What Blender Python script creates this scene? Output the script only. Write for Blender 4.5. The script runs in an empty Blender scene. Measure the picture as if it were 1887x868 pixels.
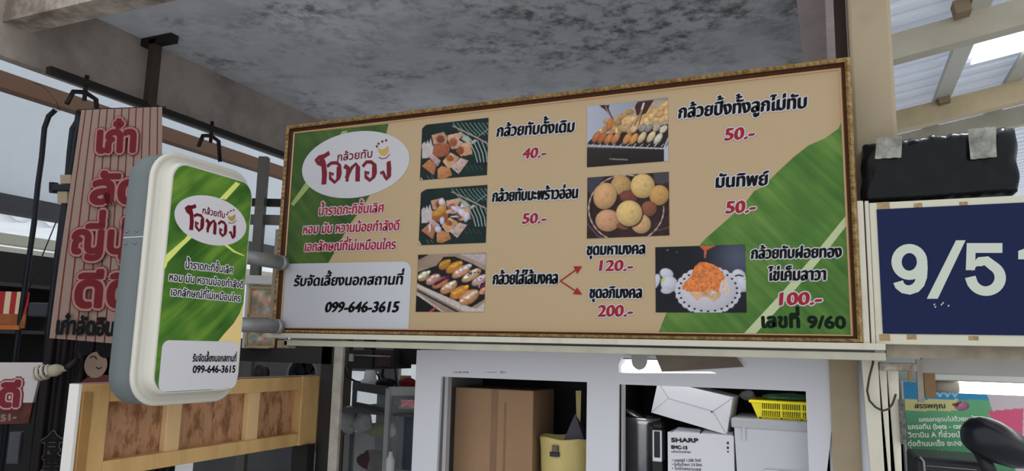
import bpy, bmesh, math, random
import numpy as np
from mathutils import Vector, Matrix
random.seed(7); rng = np.random.RandomState(5)
S = bpy.context.scene
COL = S.collection

# ------------------------------------------------------------------ camera
F_PX = 1362.69; CX, CY = 943.5, 434.0
R = np.array([[0.91692318, 0.03867266, 0.39718548],
              [0.39836638, -0.1475174, -0.90528606],
              [0.02358195, 0.98830311, -0.15066801]])
CAM = np.array([0, -2.74, 1.7])
cd = bpy.data.cameras.new('camera'); cam = bpy.data.objects.new('camera', cd); COL.objects.link(cam)
cd.sensor_fit = 'HORIZONTAL'; cd.sensor_width = 36; cd.lens = 36 * F_PX / 1887
cd.clip_start = 0.05; cd.clip_end = 200
M4 = Matrix([[*R[i], CAM[i]] for i in range(3)] + [[0, 0, 0, 1]])
cam.matrix_world = M4
S.camera = cam
# ------------------------------------------------------------------ light and exposure
w = bpy.data.worlds.new('sky'); S.world = w; w.use_nodes = True
bg = w.node_tree.nodes['Background']
bg.inputs[0].default_value = (0.90, 0.95, 1.0, 1); bg.inputs[1].default_value = 1.0
S.view_settings.view_transform = 'Standard'; S.view_settings.look = 'None'
S.view_settings.gamma = 1; S.view_settings.exposure = 0.44
S.view_settings.use_curve_mapping = False
sd = bpy.data.lights.new('sun', 'SUN'); so = bpy.data.objects.new('sun', sd); COL.objects.link(so)
sd.energy = 3.5; sd.angle = math.radians(12); so.rotation_euler = Vector((.18, .46, .87)).to_track_quat('Z', 'Y').to_euler()   # high sun from behind the building

# ------------------------------------------------------------------ helpers
def ray(px, py):
    return R @ np.array([px - CX, -(py - CY), -F_PX])
def P(px, py, **k):                       # point of the view ray on a world plane
    (a, v), = k.items(); i = 'XYZ'.index(a); d = ray(px, py)
    return CAM + d * ((v - CAM[i]) / d[i])
def PD(px, py, dist):
    return CAM + ray(px, py) / F_PX * dist
def proj(X, Y, Z):                        # world -> photograph pixels
    v = np.stack([X - CAM[0], Y - CAM[1], Z - CAM[2]], -1) @ R
    return CX + v[..., 0] / -v[..., 2] * F_PX, CY - v[..., 1] / -v[..., 2] * F_PX
def lin(c):
    return tuple((x / 255 / 12.92) if x / 255 <= .04045 else ((x / 255 + .055) / 1.055) ** 2.4 for x in c)
def K(r, g, b, k=1.0):
    return tuple(min(.95, x * k) for x in lin((r, g, b))) + (1,)

_m = {}
def mat(name, col, rough=.6, metal=0, var=0, vs=6, stretch=(1, 1, 1), dark=None, bump=0, bs=40, emit=0, trans=0, alpha=1, thr=(.35, .7), coat=0, spec=.22):
    """Procedural material: colour broken up by noise towards 'dark', optional bump."""
    if name in _m: return _m[name]
    m = bpy.data.materials.new(name); m.use_nodes = True; _m[name] = m
    t = m.node_tree; N = t.nodes; b = N['Principled BSDF']
    b.inputs['Base Color'].default_value = col; b.inputs['Roughness'].default_value = rough
    b.inputs['Metallic'].default_value = metal; b.inputs['Specular IOR Level'].default_value = spec
    if coat: b.inputs['Coat Weight'].default_value = coat
    if trans: b.inputs['Transmission Weight'].default_value = trans
    if alpha < 1: b.inputs['Alpha'].default_value = alpha
    if emit:
        b.inputs['Emission Color'].default_value = col; b.inputs['Emission Strength'].default_value = emit
    if var or bump:
        tc = N.new('ShaderNodeTexCoord'); mp = N.new('ShaderNodeMapping'); mp.inputs['Scale'].default_value = stretch
        t.links.new(tc.outputs['Object'], mp.inputs['Vector'])
    if var:
        n = N.new('ShaderNodeTexNoise'); n.inputs['Scale'].default_value = vs; n.inputs['Detail'].default_value = 8
        n.inputs['Roughness'].default_value = .65
        t.links.new(mp.outputs[0], n.inputs['Vector'])
        mr = N.new('ShaderNodeMapRange'); mr.inputs[1].default_value = thr[0]; mr.inputs[2].default_value = thr[1]
        mr.inputs[3].default_value = 0; mr.inputs[4].default_value = var
        t.links.new(n.outputs['Fac'], mr.inputs[0])
        mx = N.new('ShaderNodeMix'); mx.data_type = 'RGBA'
        mx.inputs[6].default_value = col
        mx.inputs[7].default_value = dark or tuple(x * .35 for x in col[:3]) + (1,)
        t.links.new(mr.outputs[0], mx.inputs[0]); t.links.new(mx.outputs[2], b.inputs['Base Color'])
    if bump:
        n2 = N.new('ShaderNodeTexNoise'); n2.inputs['Scale'].default_value = bs; n2.inputs['Detail'].default_value = 5
        t.links.new(mp.outputs[0], n2.inputs['Vector'])
        bp = N.new('ShaderNodeBump'); bp.inputs['Strength'].default_value = bump; bp.inputs['Distance'].default_value = .01
        t.links.new(n2.outputs['Fac'], bp.inputs['Height']); t.links.new(bp.outputs[0], b.inputs['Normal'])
    return m

def frame(o, x, y, z=None):
    """matrix with origin o and axes x, y (z = x cross y)"""
    x = Vector(x).normalized(); y = Vector(y); z = Vector(z) if z is not None else x.cross(y).normalized()
    y = z.cross(x).normalized()
    return Matrix(((x[0], y[0], z[0], o[0]), (x[1], y[1], z[1], o[1]), (x[2], y[2], z[2], o[2]), (0, 0, 0, 1)))
I4 = Matrix.Identity(4)

class MB:
    def __init__(s, M=None): s.v = []; s.f = []; s.mi = []; s.M = M or I4; s.sm = []
    def add(s, vs, fs, mi=0, smooth=False):
        n = len(s.v); s.v += [tuple(s.M @ Vector(v)) for v in vs]
        s.f += [tuple(i + n for i in f) for f in fs]; s.mi += [mi] * len(fs); s.sm += [smooth] * len(fs); return s
    def box(s, x0, x1, y0, y1, z0, z1, mi=0, bev=0):
        x0, x1 = sorted((x0, x1)); y0, y1 = sorted((y0, y1)); z0, z1 = sorted((z0, z1))
        if bev:
            bm = bmesh.new(); bmesh.ops.create_cube(bm, size=1)
            for v in bm.verts: v.co = ((x0 + x1) / 2 + v.co.x * (x1 - x0), (y0 + y1) / 2 + v.co.y * (y1 - y0), (z0 + z1) / 2 + v.co.z * (z1 - z0))
            bmesh.ops.bevel(bm, geom=bm.edges[:], offset=min(bev, .45 * min(x1 - x0, y1 - y0, z1 - z0)), segments=2, affect='EDGES', profile=.5)
            bm.verts.ensure_lookup_table()
            s.add([v.co[:] for v in bm.verts], [[v.index for v in f.verts] for f in bm.faces], mi); bm.free(); return s
        return s.add([(x0, y0, z0), (x1, y0, z0), (x1, y1, z0), (x0, y1, z0), (x0, y0, z1), (x1, y0, z1), (x1, y1, z1), (x0, y1, z1)],
                     [(0, 3, 2, 1), (4, 5, 6, 7), (0, 1, 5, 4), (1, 2, 6, 5), (2, 3, 7, 6), (3, 0, 4, 7)], mi)
    def hexa(s, a, b, mi=0):              # two quads (front a, back b)
        return s.add([*a, *b], [(0, 1, 2, 3), (7, 6, 5, 4), (0, 4, 5, 1), (1, 5, 6, 2), (2, 6, 7, 3), (3, 7, 4, 0)], mi)
    def tube(s, pts, r, n=10, mi=0, caps=True, smooth=True):
        pts = [Vector(p) for p in pts]; rs = r if isinstance(r, (list, tuple)) else [r] * len(pts)
        vs = []; up = None
        for i, p in enumerate(pts):
            d = (pts[min(i + 1, len(pts) - 1)] - pts[max(i - 1, 0)]).normalized()
            if up is None: up = Vector((0, 0, 1)) if abs(d.z) < .9 else Vector((1, 0, 0))
            a = d.cross(up).normalized(); up = a.cross(d).normalized()
            for k in range(n):
                t = 2 * math.pi * k / n; vs.append(p + (a * math.cos(t) + up * math.sin(t)) * rs[i])
        fs = [(i * n + k, i * n + (k + 1) % n, (i + 1) * n + (k + 1) % n, (i + 1) * n + k) for i in range(len(pts) - 1) for k in range(n)]
        s.add(vs, fs, mi, smooth)
        if caps: s.add(vs[:n], [tuple(range(n))], mi); s.add(vs[-n:], [tuple(reversed(range(n)))], mi)
        return s
    def lathe(s, prof, n=32, mi=0, c=(0, 0, 0), smooth=True):   # prof: (r, z)
        vs = [(c[0] + r * math.cos(2 * math.pi * k / n), c[1] + r * math.sin(2 * math.pi * k / n), c[2] + z) for r, z in prof for k in range(n)]
        fs = [(i * n + k, i * n + (k + 1) % n, (i + 1) * n + (k + 1) % n, (i + 1) * n + k) for i in range(len(prof) - 1) for k in range(n)]
        return s.add(vs, fs, mi, smooth)
    def loft(s, rings, mi=0, cap0=True, cap1=True, smooth=False):
        n = len(rings[0]); vs = [p for r in rings for p in r]
        fs = [(i * n + k, i * n + (k + 1) % n, (i + 1) * n + (k + 1) % n, (i + 1) * n + k) for i in range(len(rings) - 1) for k in range(n)]
        s.add(vs, fs, mi, smooth)
        if cap0: s.add(rings[0], [tuple(reversed(range(n)))], mi)
        if cap1: s.add(rings[-1], [tuple(range(n))], mi)
        return s
    def prism(s, poly, z0, z1, mi=0):      # simple polygon in local xy, extruded along local z
        a = [(p[0], p[1], z0) for p in poly]; b = [(p[0], p[1], z1) for p in poly]; n = len(poly)
        s.add(a + b, [tuple(range(n)), tuple(reversed(range(n, 2 * n)))] + [(k, n + k, n + (k + 1) % n, (k + 1) % n) for k in range(n)], mi)
        return s
    def build(s, name, m, parent=None, label=None, clean=True):
        me = bpy.data.meshes.new(name); off = Vector((0, 0, 0)); p = parent
        while p is not None: off += p.location; p = p.parent
        me.from_pydata([tuple(Vector(v) - off) for v in s.v], [], s.f)
        for mm in (m if isinstance(m, (list, tuple)) else [m]): me.materials.append(mm)
        me.polygons.foreach_set('material_index', s.mi); me.polygons.foreach_set('use_smooth', s.sm)
        me.update()
        if clean:
            bm = bmesh.new(); bm.from_mesh(me); bmesh.ops.remove_doubles(bm, verts=bm.verts, dist=1e-6)
            bmesh.ops.recalc_face_normals(bm, faces=bm.faces); bm.to_mesh(me); bm.free()
        o = bpy.data.objects.new(name, me); COL.objects.link(o); o.parent = parent
        if label: o['label'] = label
        return o
def thing(name, label, cat, loc=(0, 0, 0), group=None):
    o = bpy.data.objects.new(name, None); COL.objects.link(o); o.location = tuple(float(x) for x in loc); o.empty_display_size = .05
    o['label'] = label; o['category'] = cat
    if group: o['group'] = group
    return o
def tag(o, label, cat, group=None):
    o['label'] = label; o['category'] = cat
    if group: o['group'] = group
    return o
def struct(o): o['kind'] = 'structure'; return o
def centre(o):                              # move the origin of a single-mesh thing to its base
    me = o.data; co = np.empty(len(me.vertices) * 3); me.vertices.foreach_get('co', co); co = co.reshape(-1, 3)
    c = co.mean(0); c[2] = co[:, 2].min(); me.vertices.foreach_set('co', (co - c).ravel()); me.update()
    o.location = Vector(o.location) + Vector(c); return o

def holed(outer, holes, M, depth, name, m, parent=None, label=None):   # flat panel with cut-outs: a filled 2D curve
    cu = bpy.data.curves.new(name, 'CURVE'); cu.dimensions = '2D'; cu.fill_mode = 'BOTH'; cu.extrude = depth / 2
    for poly in [outer] + holes:
        sp = cu.splines.new('POLY'); sp.points.add(len(poly) - 1)
        for i, p in enumerate(poly): sp.points[i].co = (p[0], p[1], 0, 1)
        sp.use_cyclic_u = True
    t = bpy.data.objects.new('t', cu); me0 = t.to_mesh()
    mb = MB(M); mb.add([v.co[:] for v in me0.vertices], [tuple(p.vertices) for p in me0.polygons])
    t.to_mesh_clear(); bpy.data.objects.remove(t); bpy.data.curves.remove(cu)
    return mb.build(name, m, parent, label)

# ---- lettering: every glyph from Blender's own font, laid out here so that tone marks stack properly
_g = {}
def _mesh_of(txt):
    cu = bpy.data.curves.new('g', 'FONT'); cu.body = txt; cu.resolution_u = 3
    t = bpy.data.objects.new('g', cu); me = t.to_mesh()
    v = np.array([x.co[:2] for x in me.vertices]).reshape(-1, 2); f = [tuple(p.vertices) for p in me.polygons]
    t.to_mesh_clear(); bpy.data.objects.remove(t); bpy.data.curves.remove(cu); return v, f
def glyph(c):
    if c not in _g:
        v, f = _mesh_of(c) if c != ' ' else (np.zeros((0, 2)), [])
        a = _mesh_of(c + '|')[0]; bar = _mesh_of('|')[0]
        _g[c] = (v, f, a[:, 0].max() - bar[:, 0].max())
    return _g[c]
UP = set('ัิีึื็ํ'); TONE = set('่้๊๋์'); KOKAI = None
def layout(txt):
    x = 0; out = []
    for i, c in enumerate(txt):
        v, f, adv = glyph(c); v = v.copy()
        if c in TONE and ((i and txt[i - 1] in UP) or (i + 1 < len(txt) and txt[i + 1] == 'ำ')):
            v[:, 1] += .20
        if len(v): out.append((v + [x, 0], f))
        x += adv
    return out, x
CAPH = None
def letters(mb, txt, p0, p1, h, M, z=0, nib=(0, 0), ring=0, nr=8, shear=0, hy=None):
    """Lettering between the in-plane points p0 and p1 (local xy of M, baseline); h = height of the letter body.
    nib = broad pen stroke vector, ring = extra weight on all sides (both in letter heights)."""
    out, adv = layout(txt)
    if not out: return
    allv = np.concatenate([v for v, f in out]); x0, x1 = allv[:, 0].min(), allv[:, 0].max()
    bh = glyph('น')[0][:, 1].max() if any(ord(c) > 0xe00 for c in txt) else glyph('5')[0][:, 1].max()
    p0 = np.array(p0, float); p1 = np.array(p1, float); L = np.linalg.norm(p1 - p0); u = (p1 - p0) / L; n = np.array([-u[1], u[0]])
    sx = L / (x1 - x0); sy = h / bh
    offs = []
    kk = 4 if nib != (0, 0) else 1
    for a in range(kk):
        t = (a / (kk - 1) - .5) if kk > 1 else 0
        offs.append((nib[0] * h * t, nib[1] * h * t))
    if ring:
        base = offs; offs = []
        for (a, b) in (base if kk == 1 else [base[0], base[-1]]):
            offs += [(a + ring * h * math.cos(2 * math.pi * q / nr), b + ring * h * math.sin(2 * math.pi * q / nr)) for q in range(nr)]
        offs += [(0, 0)]
    k = 0
    for ox, oy in offs:
        zz = z + k * 1.5e-5; k += 1
        for v, f in out:
            X = (v[:, 0] - x0) * sx + v[:, 1] * sy * shear + ox; Y = v[:, 1] * sy + oy
            Q = p0 + X[:, None] * u + Y[:, None] * n
            mb.add([(a, b, zz) for a, b in Q], f)

def ribbon(mb, pts, w, z=0, closed=False):
    pts = [np.array(p, float) for p in pts]; n = len(pts); L = []
    for i, p in enumerate(pts):
        a = pts[(i - 1) % n] if (closed or i) else p; b = pts[(i + 1) % n] if (closed or i < n - 1) else p
        d = b - a; d = d / (np.linalg.norm(d) + 1e-9); q = np.array([-d[1], d[0]])
        ww = w[i] if isinstance(w, (list, tuple)) else w
        L += [p + q * ww / 2, p - q * ww / 2]
    m = n if closed else n - 1
    mb.add([(a, b, z) for a, b in L], [(2 * i, 2 * i + 1, (2 * i + 3) % (2 * n), (2 * i + 2) % (2 * n)) for i in range(m)])

# ---- printed photographs: a fine mesh whose colour attribute is painted with simple shapes
class Print:
    def __init__(s, cx, cy): s.x = cx; s.y = cy; s.c = np.zeros(cx.shape + (3,)); s.lx, s.ly = -.45, -.6
    def fill(s, c): s.c[:] = c; return s
    def put(s, m, c): s.c = s.c * (1 - m[..., None]) + (np.array(c, float) if not isinstance(c, np.ndarray) else c) * m[..., None]
    def ell(s, cx, cy, rx, ry, a, c, sh=.35, soft=.12, tex=0, seed=0, c2=None):
        a = math.radians(a); dx = s.x - cx; dy = s.y - cy
        u = (dx * math.cos(a) + dy * math.sin(a)) / rx; v = (-dx * math.sin(a) + dy * math.cos(a)) / ry
        r = np.sqrt(u * u + v * v); m = np.clip((1 - r) / soft, 0, 1)
        d = (dx * s.lx + dy * s.ly) / max(rx, ry)
        col = np.array(c, float) * (1 + sh * d[..., None]) * (1 - sh * .8 * np.clip(r, 0, 1)[..., None] ** 3)
        if tex: col = col * (1 + tex * (s.noise(9, seed)[..., None] - .5))
        s.put(m, col)
    def poly(s, pts, c, soft=0, tex=0, seed=0, grad=None):
        m = np.zeros(s.x.shape, bool); n = len(pts)
        for i in range(n):
            (x0, y0), (x1, y1) = pts[i], pts[(i + 1) % n]
            if y0 == y1: continue
            k = ((y0 > s.y) != (y1 > s.y)) & (s.x < (x1 - x0) * (s.y - y0) / (y1 - y0) + x0); m ^= k
        col = np.ones(s.c.shape) * np.array(c, float)
        if grad: col = col * (1 + grad[0] * ((s.x - pts[0][0]) / 200)[..., None] + grad[1] * ((s.y - pts[0][1]) / 200)[..., None])
        if tex: col = col * (1 + tex * (s.noise(10, seed)[..., None] - .5))
        s.put(m.astype(float), col)
    def line(s, pts, w, c):
        for (x0, y0), (x1, y1) in zip(pts, pts[1:]):
            L = math.hypot(x1 - x0, y1 - y0) + 1e-6; t = np.clip(((s.x - x0) * (x1 - x0) + (s.y - y0) * (y1 - y0)) / L / L, 0, 1)
            d = np.hypot(s.x - x0 - t * (x1 - x0), s.y - y0 - t * (y1 - y0)); s.put(np.clip((w / 2 + 2 - d) / 3, 0, 1), c)
    def noise(s, sc, seed=0):
        q = np.random.RandomState(seed); g = q.rand(64, 64); out = 0; amp = .5; tot = 0
        for o in range(3):
            X = s.x / sc * 2 ** o / 2; Y = s.y / sc * 2 ** o / 2; i = np.floor(X).astype(int); j = np.floor(Y).astype(int); fx = X - i; fy = Y - j
            fx = fx * fx * (3 - 2 * fx); fy = fy * fy * (3 - 2 * fy)
            G = lambda a, b: g[a % 64, b % 64]
            out = out + amp * (G(i, j) * (1 - fx) * (1 - fy) + G(i + 1, j) * fx * (1 - fy) + G(i, j + 1) * (1 - fx) * fy + G(i + 1, j + 1) * fx * fy); tot += amp; amp /= 2
        return out / tot
def printed(name, parent, M, x0, x1, y0, y1, nx, ny, crop, paint, k=1.0, label=None, z=0, rough=.35):
    """a rectangle in the local xy of M; crop = (origin px, origin py, scale) of the drawing coordinates"""
    xs = np.linspace(x0, x1, nx); ys = np.linspace(y0, y1, ny); XX, YY = np.meshgrid(xs, ys)
    Mn = np.array(M); W = np.stack([XX, YY, np.full_like(XX, z), np.ones_like(XX)], -1) @ Mn.T
    px, py = proj(W[..., 0], W[..., 1], W[..., 2])
    pr = Print((px - crop[0]) * crop[2], (py - crop[1]) * crop[2]); paint(pr)
    c = np.clip(pr.c, 0, 255) / 255; c = np.where(c <= .04045, c / 12.92, ((c + .055) / 1.055) ** 2.4) * k
    off = Vector((0, 0, 0)); p = parent
    while p is not None: off += p.location; p = p.parent
    me = bpy.data.meshes.new(name); V = W[..., :3].reshape(-1, 3) - np.array(off)
    i = np.arange(nx * ny).reshape(ny, nx); Fc = np.stack([i[:-1, :-1], i[:-1, 1:], i[1:, 1:], i[1:, :-1]], -1).reshape(-1, 4)
    me.vertices.add(len(V)); me.vertices.foreach_set('co', V.ravel()); me.loops.add(Fc.size); me.loops.foreach_set('vertex_index', Fc.ravel())
    me.polygons.add(len(Fc)); me.polygons.foreach_set('loop_start', np.arange(len(Fc)) * 4); me.update(calc_edges=True)
    at = me.color_attributes.new('ink', 'FLOAT_COLOR', 'POINT'); cc = np.ones((len(V), 4)); cc[:, :3] = np.clip(c.reshape(-1, 3), 0, .95); at.data.foreach_set('color', cc.ravel().astype(np.float32))
    key = 'printed_ink%g' % rough
    if key not in _m:
        m = bpy.data.materials.new('printed_ink'); m.use_nodes = True; _m[key] = m; b = m.node_tree.nodes['Principled BSDF']
        a = m.node_tree.nodes.new('ShaderNodeAttribute'); a.attribute_name = 'ink'; m.node_tree.links.new(a.outputs['Color'], b.inputs['Base Color']); b.inputs['Roughness'].default_value = rough; b.inputs['Specular IOR Level'].default_value = .15
    me.materials.append(_m[key]); o = bpy.data.objects.new(name, me); COL.objects.link(o); o.parent = parent
    if label: o['label'] = label
    return o

def leaf_mat(name, ang, base, dark, light, sc=1.0):
    """printed banana leaf: fine stripes across the blade (direction ang in the XZ or YZ plane of the print)"""
    m = bpy.data.materials.new(name); m.use_nodes = True; t = m.node_tree; N = t.nodes; b = N['Principled BSDF']; b.inputs['Roughness'].default_value = .45; b.inputs['Specular IOR Level'].default_value = .15
    tc = N.new('ShaderNodeTexCoord'); mp = N.new('ShaderNodeMapping'); t.links.new(tc.outputs['Object'], mp.inputs[0]); mp.vector_type = 'TEXTURE'
    mp.inputs['Rotation'].default_value = ang
    m2 = N.new('ShaderNodeMapping'); m2.inputs['Scale'].default_value = (1.2, 1.2, 26 * sc); t.links.new(mp.outputs[0], m2.inputs[0])
    n = N.new('ShaderNodeTexNoise'); n.inputs['Scale'].default_value = 2.2; n.inputs['Detail'].default_value = 4; t.links.new(m2.outputs[0], n.inputs[0])
    n3 = N.new('ShaderNodeTexNoise'); n3.inputs['Scale'].default_value = 5; t.links.new(tc.outputs['Object'], n3.inputs[0])
    ad = N.new('ShaderNodeMath'); ad.operation = 'ADD'; t.links.new(n.outputs['Fac'], ad.inputs[0]); t.links.new(n3.outputs['Fac'], ad.inputs[1])
    r = N.new('ShaderNodeValToRGB'); r.color_ramp.elements[0].position = .36; r.color_ramp.elements[0].color = dark
    r.color_ramp.elements[1].position = .66; r.color_ramp.elements[1].color = light; e = r.color_ramp.elements.new(.5); e.color = base
    mu = N.new('ShaderNodeMath'); mu.operation = 'MULTIPLY'; mu.inputs[1].default_value = .5; t.links.new(ad.outputs[0], mu.inputs[0]); t.links.new(mu.outputs[0], r.inputs[0])
    t.links.new(r.outputs[0], b.inputs['Base Color']); return m
def PM(px, py, M, z=0):
    """local xy, on the plane z of frame M, of what the photograph shows at a pixel"""
    Mi = M.inverted(); o = Mi @ Vector(CAM); d = Mi.to_3x3() @ Vector(ray(px, py)); t = (z - o.z) / d.z
    return (o.x + d.x * t, o.y + d.y * t)

# ================================================================== SETTING
def weathered(name, base, dark, light):
    """concrete with clusters of fine dark mould specks and pale washed patches"""
    m = mat(name, base, .92, bump=.3, bs=18); t = m.node_tree; N = t.nodes; b = N['Principled BSDF']; tc = N.new('ShaderNodeTexCoord')
    def noise(sc, lo, hi, det=6, off=0):
        mp = N.new('ShaderNodeMapping'); mp.inputs['Location'].default_value = (off, off * .7, 0); t.links.new(tc.outputs['Object'], mp.inputs[0])
        n = N.new('ShaderNodeTexNoise'); n.inputs['Scale'].default_value = sc; n.inputs['Detail'].default_value = det; n.inputs['Roughness'].default_value = .7; t.links.new(mp.outputs[0], n.inputs[0])
        r = N.new('ShaderNodeMapRange'); r.inputs[1].default_value = lo; r.inputs[2].default_value = hi; t.links.new(n.outputs['Fac'], r.inputs[0]); return r.outputs[0]
    def mix(a, c, f, k):
        mu = N.new('ShaderNodeMath'); mu.operation = 'MULTIPLY'; mu.inputs[1].default_value = k; t.links.new(f, mu.inputs[0])
        x = N.new('ShaderNodeMix'); x.data_type = 'RGBA'; t.links.new(mu.outputs[0], x.inputs[0]); x.inputs[7].default_value = c
        if isinstance(a, tuple): x.inputs[6].default_value = a
        else: t.links.new(a, x.inputs[6])
        return x.outputs[2]
    c1 = mix(base, light, noise(1.1, .45, .7, 4, 3), .7)
    g = N.new('ShaderNodeMath'); g.operation = 'MULTIPLY'; t.links.new(noise(1.0, .44, .60, 3, 9), g.inputs[0]); t.links.new(noise(9, .46, .62, 10), g.inputs[1])
    c2 = mix(c1, dark, g.outputs[0], .85); c3 = mix(c2, dark, noise(3, .50, .75, 8, 5), .35)
    t.links.new(c3, b.inputs['Base Color']); return m
concrete = weathered('concrete', K(186, 190, 198, 1.1), K(92, 92, 92), K(214, 218, 226, 1.1))
concrete_beam = mat('concrete_beam', K(148, 138, 130, 1.15), .9, var=.7, vs=2.2, dark=K(92, 84, 78), bump=.25, bs=18, thr=(.42, .7))
concrete_dirty = mat('concrete_dirty', K(172, 162, 152, 1.1), .9, var=.85, vs=3.5, dark=K(96, 84, 74), bump=.3, bs=18, thr=(.40, .6))
struct(MB().box(-14, 14, -9, 14, -.1, 0).build('floor', mat('floor_tiles', (.56, .54, .52, 1), .6, var=.3, vs=3)))
# concrete slab and its beams
struct(MB().box(-4.0, .25, -.28, 7.0, 3.6, 3.75).build('ceiling', concrete))
struct(MB().box(-4.07, -4.0, -1.4, 7.0, 3.17, 3.9).build('trim_1', concrete_beam))
struct(MB().box(-6.5, .25, -.43, -.28, 3.35, 3.95).build('trim_2', concrete_dirty))
# right hand beam of the slab over the column, stepped soffit
b = MB(); b.box(-.115, .012, -.28, 7, 3.40, 3.62); b.box(.012, .24, .55, 7, 3.25, 3.62)
struct(b.build('trim_3', mat('soffit_plaster', K(206, 194, 192, 1.25), .85, var=.3, vs=3, dark=K(100, 92, 88), bump=.15)))

# square column that carries the slab and the shop fronts
beige = mat('beige_paint', K(168, 152, 126, .85), .55, var=.35, vs=5, dark=K(120, 104, 82), thr=(.5, .75), bump=.08, bs=30)
cream = mat('cream_paint', K(196, 190, 174, .88), .5, var=.45, vs=9, stretch=(1, 1, .4), dark=K(128, 112, 92), thr=(.55, .78), bump=.1, bs=40)
c = thing('square_column', 'tall beige square steel column rising behind the right end of the menu sign', 'column', (.15, .22, 0))
MB().box(.085, .228, .15, .30, 1.745, 3.62, bev=.012).build('shaft', beige, c)
MB().box(.040, .082, .26, .32, 1.745, 3.62).build('gap_strip', mat('dark_gap_brown', K(52, 38, 32), .6), c, 'dark brown strip standing in for the dark gap along the left side')  # dark strip added to stand in for the darkness of the gap

# far left: pale wall under the neighbouring roof, and the roofs beyond
pale = mat('pale_blue_wall', K(190, 198, 206, .88), .7, var=.35, vs=.9, dark=K(160, 170, 180, .8), thr=(.35, .7), bump=.1, bs=6)
struct(MB().box(-6.1, -6.0, -4.0, 11, 2.78, 4.6).build('wall_left', pale))
struct(MB().box(-6.05, -5.9, -4.0, 11, 2.66, 2.80).build('trim_4', mat('dark_steel', K(58, 58, 62), .5, var=.3)))

def corrugated(name, M, x0, x1, y0, y1, amp, pitch, m, parent=None, th=.004):
    b = MB(M); n = int((y1 - y0) / pitch * 12); ys = [y0 + (y1 - y0) * i / n for i in range(n + 1)]
    zz = [amp * max(0, math.sin(2 * math.pi * y / pitch)) ** 3 for y in ys]
    vs = []; fs = []
    for i, y in enumerate(ys): vs += [(x0, y, zz[i]), (x1, y, zz[i])]
    for i in range(n): fs.append((2 * i, 2 * i + 1, 2 * i + 3, 2 * i + 2))
    b.add(vs, fs); return b.build(name, m, parent)
sheet = mat('zinc_sheet', K(206, 212, 224, 1.0), .45, metal=.0, var=.35, vs=2, stretch=(.3, 2, 1), dark=K(140, 146, 156), thr=(.45, .75))
def translucent(m, f, c):
    t = m.node_tree; tb = t.nodes.new('ShaderNodeBsdfTranslucent'); tb.inputs[0].default_value = c; mx = t.nodes.new('ShaderNodeMixShader'); mx.inputs[0].default_value = f
    t.links.new(t.nodes['Principled BSDF'].outputs[0], mx.inputs[1]); t.links.new(tb.outputs[0], mx.inputs[2]); t.links.new(mx.outputs[0], t.nodes['Material Output'].inputs[0])
translucent(sheet, .10, (.75, .8, .88, 1))  # translucency added to the metal sheet to brighten its underside
steel_beam = mat('painted_steel_beam', K(190, 184, 166, 1.0), .55, var=.25, vs=6, dark=K(140, 130, 110))
# right hand roof: slopes up to the right
a = math.radians(10)
MR = frame((.3, 0, 3.45), (math.cos(a), 0, math.sin(a)), (0, 1, 0))
rr = thing('corrugated_roof', 'corrugated metal sheet roof with steel beams at the upper right, beyond the beige column', 'roof', (.3, 1, 3.45))
corrugated('roof_sheet', MR, -.1, 9, .6, 14, .085, .17, sheet, rr)
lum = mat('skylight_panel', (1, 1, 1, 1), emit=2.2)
def on_roof(px, py, h=0):                   # where the photograph's ray meets the plane h below the sheet
    return PM(px, py, MR, -h)
for i, (p, q) in enumerate([((1640, 106), (1887, 34)), ((1645, 236), (1887, 176)), ((1700, 262), (1887, 222))]):
    y = (on_roof(*p, .16)[1] + on_roof(*q, .16)[1]) / 2
    w_ = .10 if i < 2 else .08
    m_ = steel_beam if i != 1 else mat('tan_steel_beam', K(196, 178, 142, 1.0), .55, var=.25, vs=6)
    MB(MR).box(-.1, 9, y - w_ / 2, y + w_ / 2, -.20, -.06).build('beam', m_, rr)
y0_ = on_roof(1640, 236, .1)[1]
for px, py in ((1775, 90), (1840, 195)):
    x, y = on_roof(px, py, .06)
    MB(MR).box(x - .05, x + .05, .7, 13.8, -.06, -.028).build('rafter', mat('rafter_grey', K(196, 196, 188), .5), rr)
for px, py in ((1785, 25), (1748, 190)):
    x, y = on_roof(px, py, .1)
    MB(MR).box(x - .06, x + .01, y - .045, y + .045, -.10, -.03).build('bracket', mat('bracket_brown', K(140, 122, 98), .6), rr)
q = [on_roof(*p, .045) for p in ((1793, 122), (1808, 84), (1887, 48), (1990, 0), (1990, 62), (1887, 97))]
xs_ = [p[0] for p in q]; ys_ = [p[1] for p in q]
MB(MR).box(on_roof(1800, 100, .045)[0], on_roof(1800, 100, .045)[0] + 1.9, min(ys_[0], ys_[5]), max(ys_[1], ys_[2]), -.035, -.027).build('skylight', lum, rr, 'bright translucent panel')

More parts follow.
